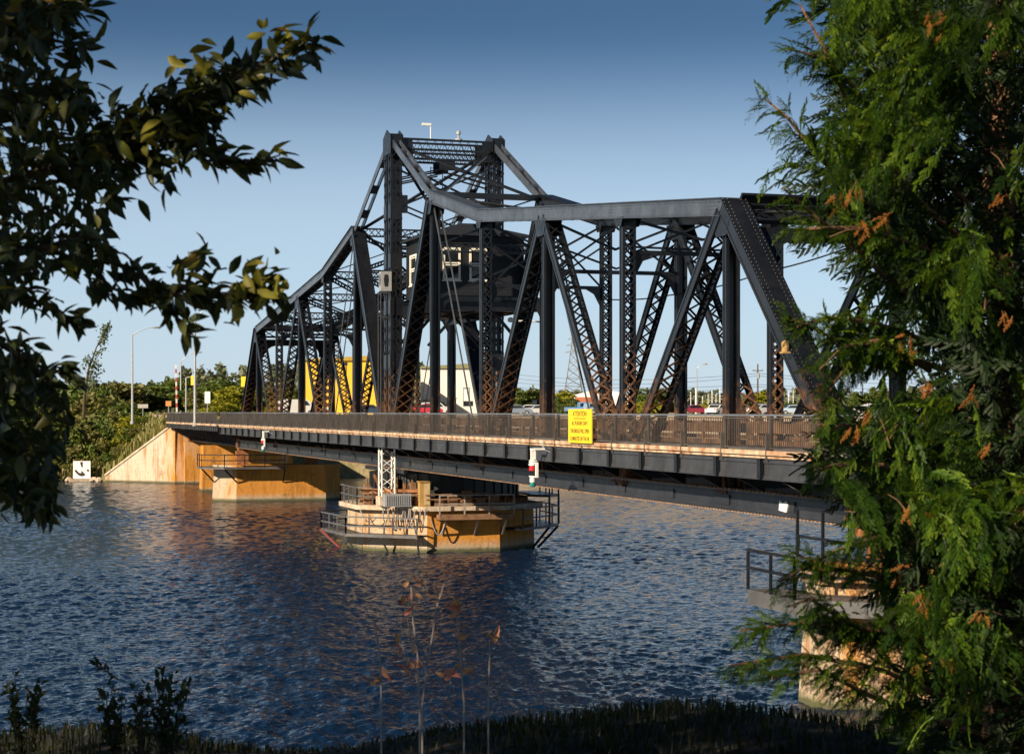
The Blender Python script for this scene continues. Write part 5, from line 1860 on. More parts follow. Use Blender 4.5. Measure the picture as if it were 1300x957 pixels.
def poles():
    Z = 300
    for (u, v, Zp, lb) in ((962, 462, 300, 'dark wooden utility pole with a crossarm beyond the parking lot'), (1046, 476, 420, 'distant utility pole partly behind the end post')):
        b = Vector(P(u, Zp, 6.9)); z1 = CZ + (V0 - v) / F * Zp
        root = thing('utility_pole', lb, 'utility pole', tuple(b))
        m = M(); m.tube([b, Vector((b.x, b.y, z1))], .17, 8, .11); m.build('pole', MT['bark'], root)
        e = Vector((RX, RY, 0)); c = Vector((b.x, b.y, z1 - 1.1))
        m = M(); m.beam(c - e * .85, c + e * .85, .14, .12, side=(0, 0, 1)); m.build('crossarm', MT['bark'], root)
        m = M()
        for s in (-.75, .75): m.lathe(tuple(c + e * s + Vector((0, 0, .07))), [(.05, 0), (.08, .1), (.04, .2)], 8)
        m.lathe((b.x + .3, b.y, z1 - 2.4), [(.2, 0), (.22, .1), (.22, .8), (.1, .9)], 10)
        m.build('insulator', MT['greybox'], root)
    for i, (v0, v1, sag) in enumerate(((472, 478, 5), (475, 482, 6), (486, 489, 4), (489, 494, 5), (496, 499, 3))):
        a, b = Vector(PV(962, v0 + 2, 300)), Vector(PV(600, v1 - 10, 420))
        pts = [a.lerp(b, k / 16) - Vector((0, 0, sag * .35 * 4 * (k / 16) * (1 - k / 16))) for k in range(17)]
        m = M(); m.tube(pts, .028, 4)
        pts = [Vector(PV(962, v0 + 2, 300)).lerp(Vector(PV(1400, v0 - 6, 300)), k / 12) - Vector((0, 0, sag * .3 * 4 * (k / 12) * (1 - k / 12))) for k in range(13)]
        m.tube(pts, .028, 4)
        tag(m.build('power_line', MT['black'], origin=tuple(a)), 'thin overhead power line strung to the utility pole', 'power line', 'overhead power lines')
    # marina masts
    rr = random.Random(9)
    for (u, v, w_) in ((884, 493, .16), (872, 500, .05), (877, 497, .05), (892, 503, .06), (899, 499, .05), (904, 495, .06), (909, 501, .05), (914, 493, .07), (918, 498, .05), (924, 494, .07), (930, 497, .05), (1001, 497, .05), (1007, 494, .05)):
        Zp = 380 + rr.uniform(-20, 20) if w_ < .1 else 310
        b = Vector(P(u, Zp, 6.8)); z1 = CZ + (V0 - v) / F * Zp
        root = thing('boat_mast', 'thick white mast at the left of the marina masts' if w_ > .1 else 'thin white sailboat mast beyond the parking lot', 'mast', tuple(b), 0, None if w_ > .1 else 'thin marina masts')
        m = M(); m.tube([b, Vector((b.x, b.y, z1))], w_ * 1.6, 6, w_ * 1.2); m.build('pole', MT['white'], root)
        e = Vector((RX, RY, 0)); c = Vector((b.x, b.y, z1 - (z1 - 7) * .3))
        m = M(); m.beam(c - e * .5, c + e * .5, .05, .05, side=(0, 0, 1)); m.build('spreader', MT['white'], root)
poles()

# ------------------------------------------------------------------ parked vehicles
def car_paint(name, col, rough=.3):
    m, t, b = nodes(name)
    t.links.new(ramp(t, noise(t, 1.2, 3), [(.3, tuple(c * .9 for c in col)), (.7, col)]), b.inputs['Base Color'])
    b.inputs['Roughness'].default_value = rough; b.inputs['Coat Weight'].default_value = .6
    return m

def vehicle(u, Z, kind, col, label, rz=0.):
    p = on_land(u, Z); p = (p[0], p[1], p[2] + .05)
    nm = {'sedan': 'parked_car', 'suv': 'parked_suv', 'pickup': 'pickup_truck', 'van': 'parked_van'}[kind]
    cat = {'sedan': 'car', 'suv': 'car', 'pickup': 'pickup', 'van': 'van'}[kind]
    root = thing(nm, label, cat, p, math.atan2(RY, RX) + rz)
    pt = car_paint(nm + '_paint', col)
    if kind == 'sedan':
        L_, Wd = 4.5, 1.75
        prof = [(-2.2, .35), (-2.25, .75), (-2.1, .9), (-1.3, .98), (-.75, 1.38), (-.3, 1.45), (.55, 1.42), (1.15, 1.0), (2.0, .86), (2.22, .68), (2.22, .35)]
        glass = [(-1.1, .99), (-.68, 1.33), (.5, 1.36), (.98, 1.0)]
    elif kind == 'suv':
        L_, Wd = 4.7, 1.9
        prof = [(-2.3, .4), (-2.35, 1.0), (-2.2, 1.65), (-1.9, 1.76), (.3, 1.76), (.95, 1.2), (2.1, 1.08), (2.3, .9), (2.3, .4)]
        glass = [(-2.0, 1.12), (-1.9, 1.6), (.22, 1.62), (.7, 1.18)]
    elif kind == 'pickup':
        L_, Wd = 5.4, 1.95
        prof = [(-2.7, .5), (-2.7, 1.08), (-.75, 1.08), (-.7, 1.75), (-.4, 1.82), (.55, 1.8), (1.1, 1.22), (2.5, 1.12), (2.65, .9), (2.65, .45)]
        glass = [(-.55, 1.16), (-.5, 1.66), (.5, 1.66), (.85, 1.22)]
    else:
        L_, Wd = 5.3, 2.0
        prof = [(-2.6, .4), (-2.65, 1.9), (-2.5, 2.15), (1.2, 2.15), (1.9, 1.35), (2.5, 1.15), (2.62, .9), (2.62, .4)]
        glass = [(.2, 1.35), (.2, 1.95), (1.1, 1.95), (1.55, 1.38)]
    b = L()
    n = len(prof)
    b.prism([(x, -Wd / 2, z) for x, z in prof], [(x, Wd / 2, z) for x, z in prof])
    b.build('body', pt, root)
    for s in (-1, 1):
        g = L(); y0 = s * (Wd / 2 + .002); y1 = s * (Wd / 2 + .018)
        g.prism([(x, y0, z) for x, z in glass], [(x, y1, z) for x, z in glass]); g.build('side_window', MT['glass'], root)
    # windscreen and rear window
    def screen(a, c):
        g = L(); d = Vector((c[0] - a[0], 0, c[1] - a[1])); nn = Vector((-d.z, 0, d.x)).normalized()
        if nn.z < 0: nn = -nn
        A = Vector((a[0], 0, a[1])) + d * .1 + nn * .012; B = Vector((a[0], 0, a[1])) + d * .9 + nn * .012
        g.beam(A, B, Wd * .84, .012); g.build('windscreen', MT['glass'], root)
    if kind == 'sedan': screen(prof[6], prof[7]); screen(prof[3], prof[4])
    elif kind == 'suv': screen(prof[4], prof[5])
    elif kind == 'pickup': screen(prof[5], prof[6])
    else: screen(prof[3], prof[4])
    r = .33 if kind == 'sedan' else .38
    for x in (-L_ * .30, L_ * .30):
        for s in (-1, 1):
            w = L(); w.tube([(x, s * (Wd / 2 - .16), r), (x, s * (Wd / 2 + .04), r)], r, 14); wo = w.build('wheel', MT['tyre'], root)
            k = L(); k.tube([(x, s * (Wd / 2 + .041), r), (x, s * (Wd / 2 + .055), r)], r * .6, 10); k.build('rim', MT['galv'], wo)
    for s in (-1, 1):
        z = .72 if kind == 'sedan' else .9
        k = L(); k.box(L_ / 2 - .06, L_ / 2 + .0, s * Wd * .36 - .14, s * Wd * .36 + .14, z - .07, z + .07); k.build('headlight', MT['white'], root)
        k = L(); k.box(-L_ / 2 - .02, -L_ / 2 + .05, s * Wd * .38 - .1, s * Wd * .38 + .1, z - .05, z + .13); k.build('tail_light', MT['red'], root)
for (u, Z, kd, col, lb, rz) in [
    (377, 236, 'van', (.72, .72, .70), 'white van parked at the far end of the bridge before the yellow warehouse', .3),
    (391, 240, 'pickup', (.55, .60, .63), 'pale blue pickup half behind the truss before the yellow warehouse', .2),
    (467, 246, 'sedan', (.03, .06, .12), 'dark blue car at the foot of the yellow warehouse', .4),
    (541, 244, 'sedan', (.45, .02, .04), 'bright red car parked left of the white warehouse', .1),
    (555, 250, 'suv', (.60, .62, .64), 'white sport utility vehicle beside the bright red car', .2),
    (655, 252, 'sedan', (.20, .25, .32), 'grey blue car left of the two white cars', .2),
    (672, 262, 'sedan', (.75, .75, .74), 'white car with dark windows near the low white shed', .1),
    (683, 256, 'sedan', (.66, .67, .68), 'silver white car at the right of the white cars', .3),
    (740, 268, 'pickup', (.12, .28, .55), 'blue pickup in front of the rust red container', .1),
    (762, 266, 'suv', (.22, .36, .55), 'blue sport utility vehicle right of the yellow sign top', .3),
    (882, 258, 'sedan', (.22, .02, .05), 'dark maroon car in the sandy parking lot', .15),
    (911, 252, 'sedan', (.72, .72, .70), 'white car seen end on beside the black vehicle', 1.0),
    (923, 264, 'suv', (.02, .022, .028), 'black sport utility vehicle in the sandy parking lot', .2),
    (969, 254, 'sedan', (.60, .62, .64), 'silver car with a low roof between the near posts', .5),
    (977, 270, 'suv', (.08, .10, .13), 'charcoal vehicle behind the silver car', .2),
    (1007, 262, 'sedan', (.40, .52, .66), 'light blue car behind the foot of the near end post', .1),
    (1064, 262, 'sedan', (.05, .13, .35), 'deep blue car in the gap of the cedar', .2),
    (1092, 270, 'sedan', (.74, .74, .73), 'white car right of the deep blue car in the cedar gap', .15),
    (1118, 262, 'suv', (.70, .70, .68), 'white sport utility vehicle at the right edge of the cedar gap', .1),
    (1160, 258, 'pickup', (.68, .68, .66), 'white pickup behind the right part of the cedar', .2)]:
    vehicle(u, Z, kd, col, lb, rz)
# ------------------------------------------------------------------ foreground plants on the near bank
EX = np.array([RX, RY, 0.]); EZ = np.array([VX, VY, 0.]); EU = np.array([0, 0, 1.])

def leaf_template(wid=.40, fold=.10, curl=.18):
    st = [(0., .02), (.16, .62), (.42, 1.), (.70, .72), (.90, .28), (1., .01)]
    V = []
    for s, w in st:
        z = -curl * s * s
        V += [(s, -w * wid / 2, z + fold * w), (s, 0, z), (s, w * wid / 2, z + fold * w)]
    Fc = []
    for i in range(len(st) - 1):
        a = i * 3
        Fc += [(a, a + 1, a + 4, a + 3), (a + 1, a + 2, a + 5, a + 4)]
    return np.array(V), np.array(Fc)
LEAF, LEAFF = leaf_template()
LEAF2, LEAF2F = leaf_template(.5, .16, .34)

def along(path, k, rng):
    """k points along a polyline of (u,v,Z) with its direction, in world space"""
    Pp = np.array([PV(*p) for p in path])
    seg = np.linalg.norm(np.diff(Pp, axis=0), axis=1); cum = np.concatenate([[0], np.cumsum(seg)])
    s = rng.uniform(0, cum[-1], k)
    i = np.clip(np.searchsorted(cum, s) - 1, 0, len(seg) - 1)
    t = (s - cum[i]) / seg[i]
    p = Pp[i] + (Pp[i + 1] - Pp[i]) * t[:, None]
    d = (Pp[i + 1] - Pp[i]) / seg[i][:, None]
    return p, d, s / cum[-1]

def in_poly(u, v, poly):
    c = np.zeros(len(u), bool)
    n = len(poly)
    for i in range(n):
        (x1, y1), (x2, y2) = poly[i], poly[(i + 1) % n]
        c ^= ((y1 > v) != (y2 > v)) & (u < (x2 - x1) * (v - y1) / (y2 - y1 + 1e-9) + x1)
    return c

def sample_poly(poly, k, z0, z1, rng):
    us = [p[0] for p in poly]; vs = [p[1] for p in poly]
    out = []
    while sum(len(o) for o in out) < k:
        u = rng.uniform(min(us), max(us), k * 2); v = rng.uniform(min(vs), max(vs), k * 2)
        ok = in_poly(u, v, poly)
        out.append(np.stack([u[ok], v[ok]], 1))
    q = np.concatenate(out)[:k]
    Z = rng.uniform(z0, z1, k)
    return np.array([PV(a, b, z) for (a, b), z in zip(q, Z)])

def left_tree():
    rng = np.random.default_rng(41)
    X, Z = -2.55, 4.9
    base = W(X, Z, float(near_h(np.array(X), np.array(Z))) - .05)
    root = thing('leafy_tree', 'dark leafy tree on the near bank, branches reaching in from the left', 'tree', base)
    m = M()
    b = Vector(base)
    top = Vector(W(-2.9, 4.3, 11.5))
    m.tube([b, Vector(W(-2.6, 4.8, 8.2)), Vector(W(-2.75, 4.5, 9.8)), top], .13, 10, .05)
    m.build('trunk', MT['bark'], root)
    br = M()
    paths = [  # (path in u, v, depth; leaves; spread in px; leaf length)
        ([(-220, 250, 4.8), (0, 232, 4.7), (90, 205, 4.6), (150, 178, 4.6), (220, 140, 4.5), (300, 100, 4.45), (352, 75, 4.4), (398, 60, 4.4)], 540, 24),
        ([(110, 195, 4.6), (190, 165, 4.55), (260, 155, 4.5)], 300, 25),
        ([(215, 150, 4.5), (262, 120, 4.5), (300, 95, 4.5)], 150, 24),
        ([(215, 165, 4.55), (280, 203, 4.5), (330, 205, 4.5), (356, 197, 4.5)], 90, 14),
        ([(160, 185, 4.6), (200, 215, 4.55), (215, 240, 4.5)], 50, 13),
        ([(-200, 60, 4.7), (-20, 40, 4.7), (60, 50, 4.6), (118, 62, 4.6)], 210, 24),
        ([(-20, 5, 4.8), (50, 8, 4.7), (118, 12, 4.65)], 120, 16),
        ([(-20, 130, 4.8), (60, 120, 4.7), (110, 125, 4.6)], 150, 20),
        ([(-200, 330, 4.7), (60, 315, 4.6), (110, 300, 4.55), (150, 335, 4.5), (190, 358, 4.5), (255, 372, 4.4), (310, 372, 4.4)], 150, 14),
        ([(110, 330, 4.55), (140, 365, 4.5), (190, 385, 4.5)], 60, 14),
        ([(235, 368, 4.4), (250, 330, 4.4), (262, 318, 4.4)], 24, 12),
        ([(180, 352, 4.5), (215, 395, 4.45), (245, 425, 4.4)], 34, 10),
        ([(290, 372, 4.4), (325, 365, 4.35), (350, 378, 4.35)], 80, 15),
        ([(220, 372, 4.4), (240, 380, 4.4), (262, 375, 4.4)], 34, 14),
        ([(-40, 370, 4.6), (40, 378, 4.55), (80, 400, 4.5), (102, 405, 4.5)], 60, 12),
        ([(-150, 430, 4.6), (-10, 430, 4.5), (40, 460, 4.5), (72, 500, 4.45), (88, 545, 4.4)], 120, 14),
        ([(-60, 520, 4.5), (0, 540, 4.5), (45, 590, 4.45), (62, 650, 4.4)], 130, 15),
        ([(-40, 470, 4.6), (40, 480, 4.55), (85, 470, 4.5)], 70, 14),
        ([(-40, 600, 4.5), (10, 610, 4.45), (45, 650, 4.4)], 80, 15),
    ]
    pos, ax, ln = [], [], []
    for path, k, spread in paths:
        pts = [Vector(PV(*p)) for p in path]
        br.tube(pts, .012 if k > 100 else .006, 5, .0022)
        p, d, s = along(path, k, rng)
        jit = rng.normal(size=(k, 3)) * (spread / F * 4.5) * (1.15 - .7 * s[:, None])
        jit[:, 2] *= .9
        pos.append(p + jit)
        a = d * .8 + rng.normal(size=(k, 3)) * .62 + EU * -.28
        ax.append(a); ln.append(rng.uniform(.040, .070, k))
    masses = [([(-40, 60), (60, 80), (110, 120), (150, 165), (160, 230), (130, 280), (130, 330), (60, 345), (-40, 350)], 1050, 4.4, 5.6),
              ([(-40, -20), (110, -20), (95, 20), (50, 60), (-40, 70)], 420, 4.4, 5.4),
              ([(-40, 395), (25, 430), (55, 480), (75, 560), (60, 620), (40, 655), (5, 630), (-40, 600)], 460, 4.3, 5.2),
              ([(-40, 340), (40, 340), (30, 375), (-40, 380)], 90, 4.3, 5.2)]
    for poly, k, z0, z1 in masses:
        p = sample_poly(poly, k, z0, z1, rng)
        pos.append(p); ax.append(rng.normal(size=(k, 3)) + EX * .35 + EU * -.45); ln.append(rng.uniform(.042, .072, k))
    # unseen crown added at the left, towards the sun, to shade bank and branches
    k = 9500
    q = rng.normal(size=(k, 3)); q /= np.linalg.norm(q, axis=1, keepdims=True)
    q *= (rng.uniform(.1, 1, k) ** .45)[:, None]
    lump = 1 + .18 * np.sin(q[:, 0] * 7) * np.sin(q[:, 1] * 6 + 1) * np.sin(q[:, 2] * 8)
    q *= lump[:, None]
    c = np.array([-5.0, 2.2, 9.9])
    X_, Z_, z_ = c[0] + q[:, 0] * 1.9, c[1] + q[:, 1] * 1.9, c[2] + q[:, 2] * 2.6
    ok = ~((Z_ > .3) & (X_ / np.maximum(Z_, .3) > -.31))
    cr = np.stack([CX + X_ * RX + Z_ * VX, CY + X_ * RY + Z_ * VY, z_], 1)[ok]
    k = len(cr)
    pos.append(cr); ax.append(rng.normal(size=(k, 3)) + EU * -.3); ln.append(rng.uniform(.12, .19, k))
    k2 = 500  # unseen low lobe, added to shade the foot of the cedar
    q = rng.normal(size=(k2, 3)); q /= np.linalg.norm(q, axis=1, keepdims=True); q *= (rng.uniform(.05, 1, k2) ** .45)[:, None]
    X_, Z_, z_ = -2.45 + q[:, 0] * 1.0, 1.35 + q[:, 1] * .95, 8.5 + q[:, 2] * .4
    pos.append(np.stack([CX + X_ * RX + Z_ * VX, CY + X_ * RY + Z_ * VY, z_], 1)); ax.append(rng.normal(size=(k2, 3)) + EU * -.3); ln.append(rng.uniform(.09, .14, k2))
    for (a0, b0, c0, r0, h0, kk) in ((-3.0, .1, 12.5, .9, .95, 2000), (-2.95, .2, 9.4, .85, .75, 1700)):  # two more unseen lobes, added to shade the cedar's right side
        q = rng.normal(size=(kk, 3)); q /= np.linalg.norm(q, axis=1, keepdims=True); q *= (rng.uniform(.05, 1, kk) ** .45)[:, None]
        X_, Z_, z_ = a0 + q[:, 0] * r0, b0 + q[:, 1] * r0, c0 + q[:, 2] * h0
        pos.append(np.stack([CX + X_ * RX + Z_ * VX, CY + X_ * RY + Z_ * VY, z_], 1)); ax.append(rng.normal(size=(kk, 3)) + EU * -.3); ln.append(rng.uniform(.09, .14, kk))
        br.tube([Vector(W(-2.75, 4.5, 9.8)), Vector(W(-2.9, 2.2, (9.8 + c0) / 2 + .2)), Vector(W(a0, b0, c0))], .035, 5, .01)
    br.tube([Vector(W(-2.6, 4.8, 8.2)), Vector(W(-2.6, 3, 8.7)), Vector(W(-2.4, 1.4, 8.9))], .03, 5, .01)
    for i in range(7):
        e = cr[i * 700]
        br.tube([top + Vector((0, 0, -1.5 - .2 * i)), Vector(e)], .03, 5, .008)
    br.build('branches', MT['bark'], root)
    pos = np.concatenate(pos); ax = np.concatenate(ax); ln = np.concatenate(ln)
    nr = rng.normal(size=(len(pos), 3)) * .8 + EU
    V, Fc = scatter(LEAF, LEAFF, pos, frames(ax, nr), ln)
    lm = leafmat('waxy_dark_leaves', [(.014, .024, .010), (.022, .036, .013), (.03, .046, .016), (.04, .05, .014), (.09, .085, .012)], .18, .45, .4)
    arr_obj('foliage', V, Fc, lm, root, smooth=True)  # holds the visible leaves and the added shading crown and lobes
    # yellowing and browning leaves on the branch ends
    yp, ya, yl = [], [], []
    for path, k, sp in (([(225, 85, 4.4), (262, 75, 4.4), (290, 90, 4.4)], 16, 14), ([(310, 70, 4.35), (345, 45, 4.35), (372, 52, 4.35)], 10, 10), ([(232, 350, 4.35), (245, 360, 4.35)], 8, 9),
                        ([(300, 368, 4.3), (330, 370, 4.3), (348, 355, 4.3)], 34, 15), ([(150, 160, 4.5), (220, 150, 4.45)], 22, 18), ([(10, 15, 4.5), (60, 10, 4.5)], 10, 20), ([(70, 345, 4.5), (90, 350, 4.5)], 4, 10), ([(370, 62, 4.38), (408, 58, 4.38)], 9, 4)):
        p, d, s = along(path, k, rng)
        yp.append(p + rng.normal(size=(k, 3)) * sp / F * 4.4); ya.append(rng.normal(size=(k, 3)) * .8 + EX * .5 + EU * .1); yl.append(rng.uniform(.042, .072, k))
    yp = np.concatenate(yp); ya = np.concatenate(ya); yl = np.concatenate(yl)
    V, Fc = scatter(LEAF, LEAFF, yp, frames(ya, rng.normal(size=yp.shape) + EU), yl)
    o = arr_obj('foliage', V, Fc, leafmat('yellowing_leaves', [(.10, .12, .015), (.26, .24, .03), (.32, .28, .05), (.28, .13, .02)], .4, .5), root, smooth=True)
    o['label'] = 'yellowing leaves at the branch ends'
left_tree()

def frond(detail):
    """a flat, drooping cedar spray: stem, side branchlets, scale-leaf twigs"""
    V = []; Fc = []; Tn = []
    def strip(p, q, w0, w1, t0, t1):
        p = np.array(p); q = np.array(q); d = q - p; d = d / (np.linalg.norm(d) + 1e-9); n = np.array([-d[1], d[0]])
        b = len(V)
        for c, w, tt in ((p, w0, t0), (q, w1, t1)):
            for s in (-1, 1):
                e = c + n * (s * w / 2); V.append((e[0], e[1], -.22 * e[0] ** 2 - 1.1 * e[1] ** 2 + .012 * s)); Tn.append(tt)
        Fc.append((b, b + 1, b + 3, b + 2))
    for i in range(4): strip((i / 4, .03 * math.sin(i)), ((i + 1) / 4, .03 * math.sin(i + 1)), .022 - .003 * i, .019 - .003 * i, 0, .2)
    ns = 9 if detail else 8
    for i in range(ns):
        s = .10 + .86 * i / ns
        for sd_ in (-1, 1):
            s2 = s + (.04 if sd_ > 0 else 0)
            l = (.34 if detail else .34) * (1 - s2 * .55) * (.7 + .45 * math.sin(i * 2.3 + sd_ * 1.3))
            an = R(37 - 12 * s2) * sd_
            yb = .03 * math.sin(s2 * 4)
            a1 = an * 1.25; m_ = (s2 + l * .5 * math.cos(a1), yb + l * .5 * math.sin(a1))
            e = (m_[0] + l * .5 * math.cos(an * .7), m_[1] + l * .5 * math.sin(an * .7))
            w = .015 if detail else .05
            strip((s2, yb), m_, w * .8, w, .1, .4); strip(m_, e, w, w * .3, .4, 1.)
            if detail:
                for j in range(3):
                    t = .28 + .24 * j
                    bx, by = s2 + (e[0] - s2) * t, yb + (e[1] - yb) * t
                    for k2 in (-1, 1):
                        a2 = an + k2 * R(30); l2 = l * .34 * (1.15 - t * .6)
                        strip((bx, by), (bx + l2 * math.cos(a2), by + l2 * math.sin(a2)), .014, .005, .4, .95)
    return np.array(V), np.array(Fc), np.array(Tn)
FR1, FR1F, FR1T = frond(True)
FR0, FR0F, FR0T = frond(False)

def tones(T, k, rng, a=.55, b=.45):
    """tone per vertex: each spray its own, lighter at the young tips"""
    return (rng.uniform(0, 1, k)[:, None] * a + T[None] * b).ravel()

def cedar():
    rng = np.random.default_rng(77)
    X, Z = 1.72, 6.35
    g = float(near_h(np.array(X), np.array(Z)))
    base = W(X, Z, g - .05)
    root = thing('cedar_tree', 'green cedar with rust tinged sprays filling the right side in front of the bridge', 'tree', base)
    m = M()
    m.tube([Vector(base), Vector(W(X + .03, Z, 7.4)), Vector(W(X - .02, Z, 8.6)), Vector(W(X + .05, Z + .1, 10.2)), Vector(W(X, Z, 11.6))], .085, 9, .02)
    m.tube([Vector(W(X, Z, 6.9)), Vector(W(X + .5, Z + .3, 8)), Vector(W(X + .7, Z + .4, 10))], .05, 7, .015)
    m.build('trunk', MT['redbark'], root)
    br = M()
    main = [(1036, -40), (1024, 0), (1046, 50), (1056, 90), (1034, 135), (1050, 180), (1022, 230), (1018, 280), (1056, 305), (1090, 335), (1114, 370), (1150, 412), (1174, 450), (1172, 492), (1122, 527), (1062, 512), (1042, 560), (1050, 608), (1082, 636), (1100, 672), (1112, 705), (1134, 750), (1160, 815), (1156, 862), (1140, 980), (1460, 980), (1460, -40)]
    branches = [
        ([(1250, 330, 6.2), (1150, 240, 5.9), (1080, 140, 5.7), (1045, 60, 5.6), (1015, 5, 5.6)], 40, 0.0),
        ([(1230, 260, 6.2), (1120, 150, 5.8), (1050, 75, 5.6), (1000, 62, 5.5)], 60, 0.),
        ([(1200, 380, 6.2), (1110, 270, 5.8), (1040, 200, 5.6), (1000, 150, 5.5), (972, 126, 5.5)], 64, 0.),
        ([(1200, 420, 6.2), (1090, 320, 5.7), (1030, 270, 5.6), (995, 240, 5.5)], 40, 0.),
        ([(1220, 330, 6.1), (1100, 290, 5.6), (1040, 290, 5.5), (1002, 292, 5.5)], 46, 0.),
        ([(1200, 470, 6.2), (1130, 445, 5.8), (1060, 430, 5.6), (1000, 402, 5.5)], 60, 0.),
        ([(1200, 440, 6.2), (1110, 410, 5.8), (1050, 403, 5.6), (1012, 415, 5.5)], 60, 0.),
        ([(1180, 470, 6.1), (1120, 432, 5.7), (1070, 440, 5.6), (1040, 470, 5.5)], 44, 0.),
        ([(1140, 470, 6.0), (1085, 455, 5.7), (1055, 490, 5.6), (1052, 520, 5.5)], 36, 0.),
        ([(1200, 560, 6.1), (1120, 548, 5.7), (1070, 540, 5.6), (1045, 550, 5.5)], 40, 0.),
        ([(1220, 640, 6.1), (1120, 590, 5.7), (1060, 590, 5.6), (1030, 600, 5.5)], 46, 0.),
        ([(1200, 700, 6.1), (1120, 680, 5.7), (1060, 700, 5.5), (990, 738, 5.4)], 56, 0.),
        ([(1200, 760, 6.1), (1110, 730, 5.7), (1050, 720, 5.5), (1005, 700, 5.4)], 44, 0.),
        ([(1240, 860, 6.0), (1120, 800, 5.6), (1020, 790, 5.4), (940, 800, 5.3)], 76, 0.),
        ([(1240, 900, 6.0), (1120, 850, 5.6), (1020, 830, 5.4), (925, 845, 5.3)], 80, 0.),
        ([(1240, 930, 6.0), (1120, 890, 5.6), (1040, 850, 5.4), (980, 860, 5.3)], 60, 0.),
        ([(1180, 820, 5.9), (1090, 800, 5.6), (1030, 760, 5.4), (1000, 770, 5.4)], 50, 0.),
        ([(1300, 170, 6.2), (1200, 90, 5.8), (1140, 10, 5.6), (1130, -20, 5.6)], 60, 0.),
    ]
    pos, ax, nr, sc = [], [], [], []
    for path, k, _ in branches:
        br.tube([Vector(PV(*p)) for p in path], .011, 5, .003)
        p, d, s = along(path, int(k * 3.2), rng)
        keep = s > .30
        p, d, s = p[keep], d[keep], s[keep]
        side = np.cross(d, EZ); side *= np.sign(rng.normal(size=len(p)))[:, None]
        pos.append(p + rng.normal(size=p.shape) * .012)
        ax.append(d * .9 + side * rng.uniform(.2, .9, len(p))[:, None] + EU * rng.uniform(-.75, -.05, len(p))[:, None] + rng.normal(size=p.shape) * .2)
        nr.append(-EZ * .8 + EU * .7 + rng.normal(size=p.shape) * .45)
        sc.append(rng.uniform(.07, .125, len(p)) * (1.2 - .5 * s))
    # layered clumps of sprays with dark gaps between them
    nc = 108
    ctr = sample_poly(main, nc, 5.2, 6.3, rng)
    for c in ctr:
        k = int(rng.integers(18, 40))
        out = EX * rng.uniform(-1.0, .25) + EU * rng.uniform(-.75, -.1) - EZ * rng.uniform(-.2, .7)
        out /= np.linalg.norm(out)
        along_ = rng.uniform(-.5, .5, k)
        p = c + out * along_[:, None] * .22 + rng.normal(size=(k, 3)) * np.array([.032, .032, .022])
        pos.append(p)
        ax.append(out * 1.0 + EU * -.35 + rng.normal(size=(k, 3)) * .42)
        nr.append(-EZ * .7 + EU * .8 + rng.normal(size=3) * .3 + rng.normal(size=(k, 3)) * .35)
        sc.append(rng.uniform(.07, .14, k))
    pos, ax, nr, sc = map(np.concatenate, (pos, ax, nr, sc))
    V1, F1 = scatter(FR1, FR1F, pos, frames(ax, nr), np.stack([sc, sc * rng.uniform(.55, 1.15, len(sc)), sc * rng.uniform(.6, 1.6, len(sc))], 1))
    cm = leafmat('cedar_sprays', [(.004, .014, .003), (.012, .038, .005), (.036, .088, .008), (.105, .19, .013), (.31, .38, .03)], .34, .5, .3, True, (.20, .30, .014))
    arr_obj('foliage', V1, F1, cm, root, tone=tones(FR1T, len(pos), rng))
    # inner sprays, farther in; the shade inside the crown is put into their colour
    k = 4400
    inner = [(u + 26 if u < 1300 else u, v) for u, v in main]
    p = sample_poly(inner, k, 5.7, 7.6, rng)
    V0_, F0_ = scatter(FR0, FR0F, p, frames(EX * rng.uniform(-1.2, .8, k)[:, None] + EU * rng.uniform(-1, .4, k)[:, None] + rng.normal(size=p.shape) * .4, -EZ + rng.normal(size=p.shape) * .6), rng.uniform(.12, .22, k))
    o = arr_obj('foliage', V0_, F0_, leafmat('shade_darkened_cedar_sprays', [(.004, .011, .003), (.007, .018, .004), (.012, .028, .005)], .08, .6, .2), root)
    o['label'] = 'inner sprays coloured dark for the shade inside the crown'
    # rest of the crown outside the picture
    k = 2200
    a = rng.uniform(0, 6.283, k); zz = rng.uniform(0, 1, k); r = (1.25 - .75 * zz) * np.sqrt(rng.uniform(.3, 1, k))
    X_ = X + .25 + r * np.cos(a); Z_ = Z + .5 + r * np.sin(a) * .9; z_ = 6.3 + zz * 5.2
    ok = ((X_ / Z_) > .295) | (z_ - CZ > .24 * Z_) | ((Z_ > 6.6) & (X_ / Z_ > .21))
    q = np.stack([CX + X_ * RX + Z_ * VX, CY + X_ * RY + Z_ * VY, z_], 1)[ok]
    ax2 = np.stack([np.cos(a), np.sin(a), np.full(k, -.5)], 1)[ok]
    V2, F2 = scatter(FR0, FR0F, q, frames(ax2[:, :1] * EX + ax2[:, 1:2] * EZ + EU * -.4, rng.normal(size=q.shape) * .5 + EU), rng.uniform(.2, .34, len(q)))
    arr_obj('foliage', V2, F2, cm, root, tone=tones(FR0T, len(q), rng))
    # dead rusty sprays
    dp = []
    for (u, v, n) in ((1068, 250, 4), (1085, 240, 3), (1150, 435, 6), (1172, 480, 6), (1235, 498, 5), (1180, 20, 5), (1195, 30, 4), (1100, 285, 5), (1130, 270, 3), (1220, 700, 4), (1170, 760, 5), (1140, 720, 4), (1250, 560, 3), (1085, 540, 4), (1280, 400, 4), (1250, 780, 4), (1100, 520, 3), (1275, 245, 4), (1160, 640, 3), (1200, 830, 4)):
        for i in range(n): dp.append(PV(u + rng.normal() * 6, v + rng.normal() * 6, 5.22 + rng.uniform(-.05, .1)))
    dp = np.array(dp); k = len(dp)
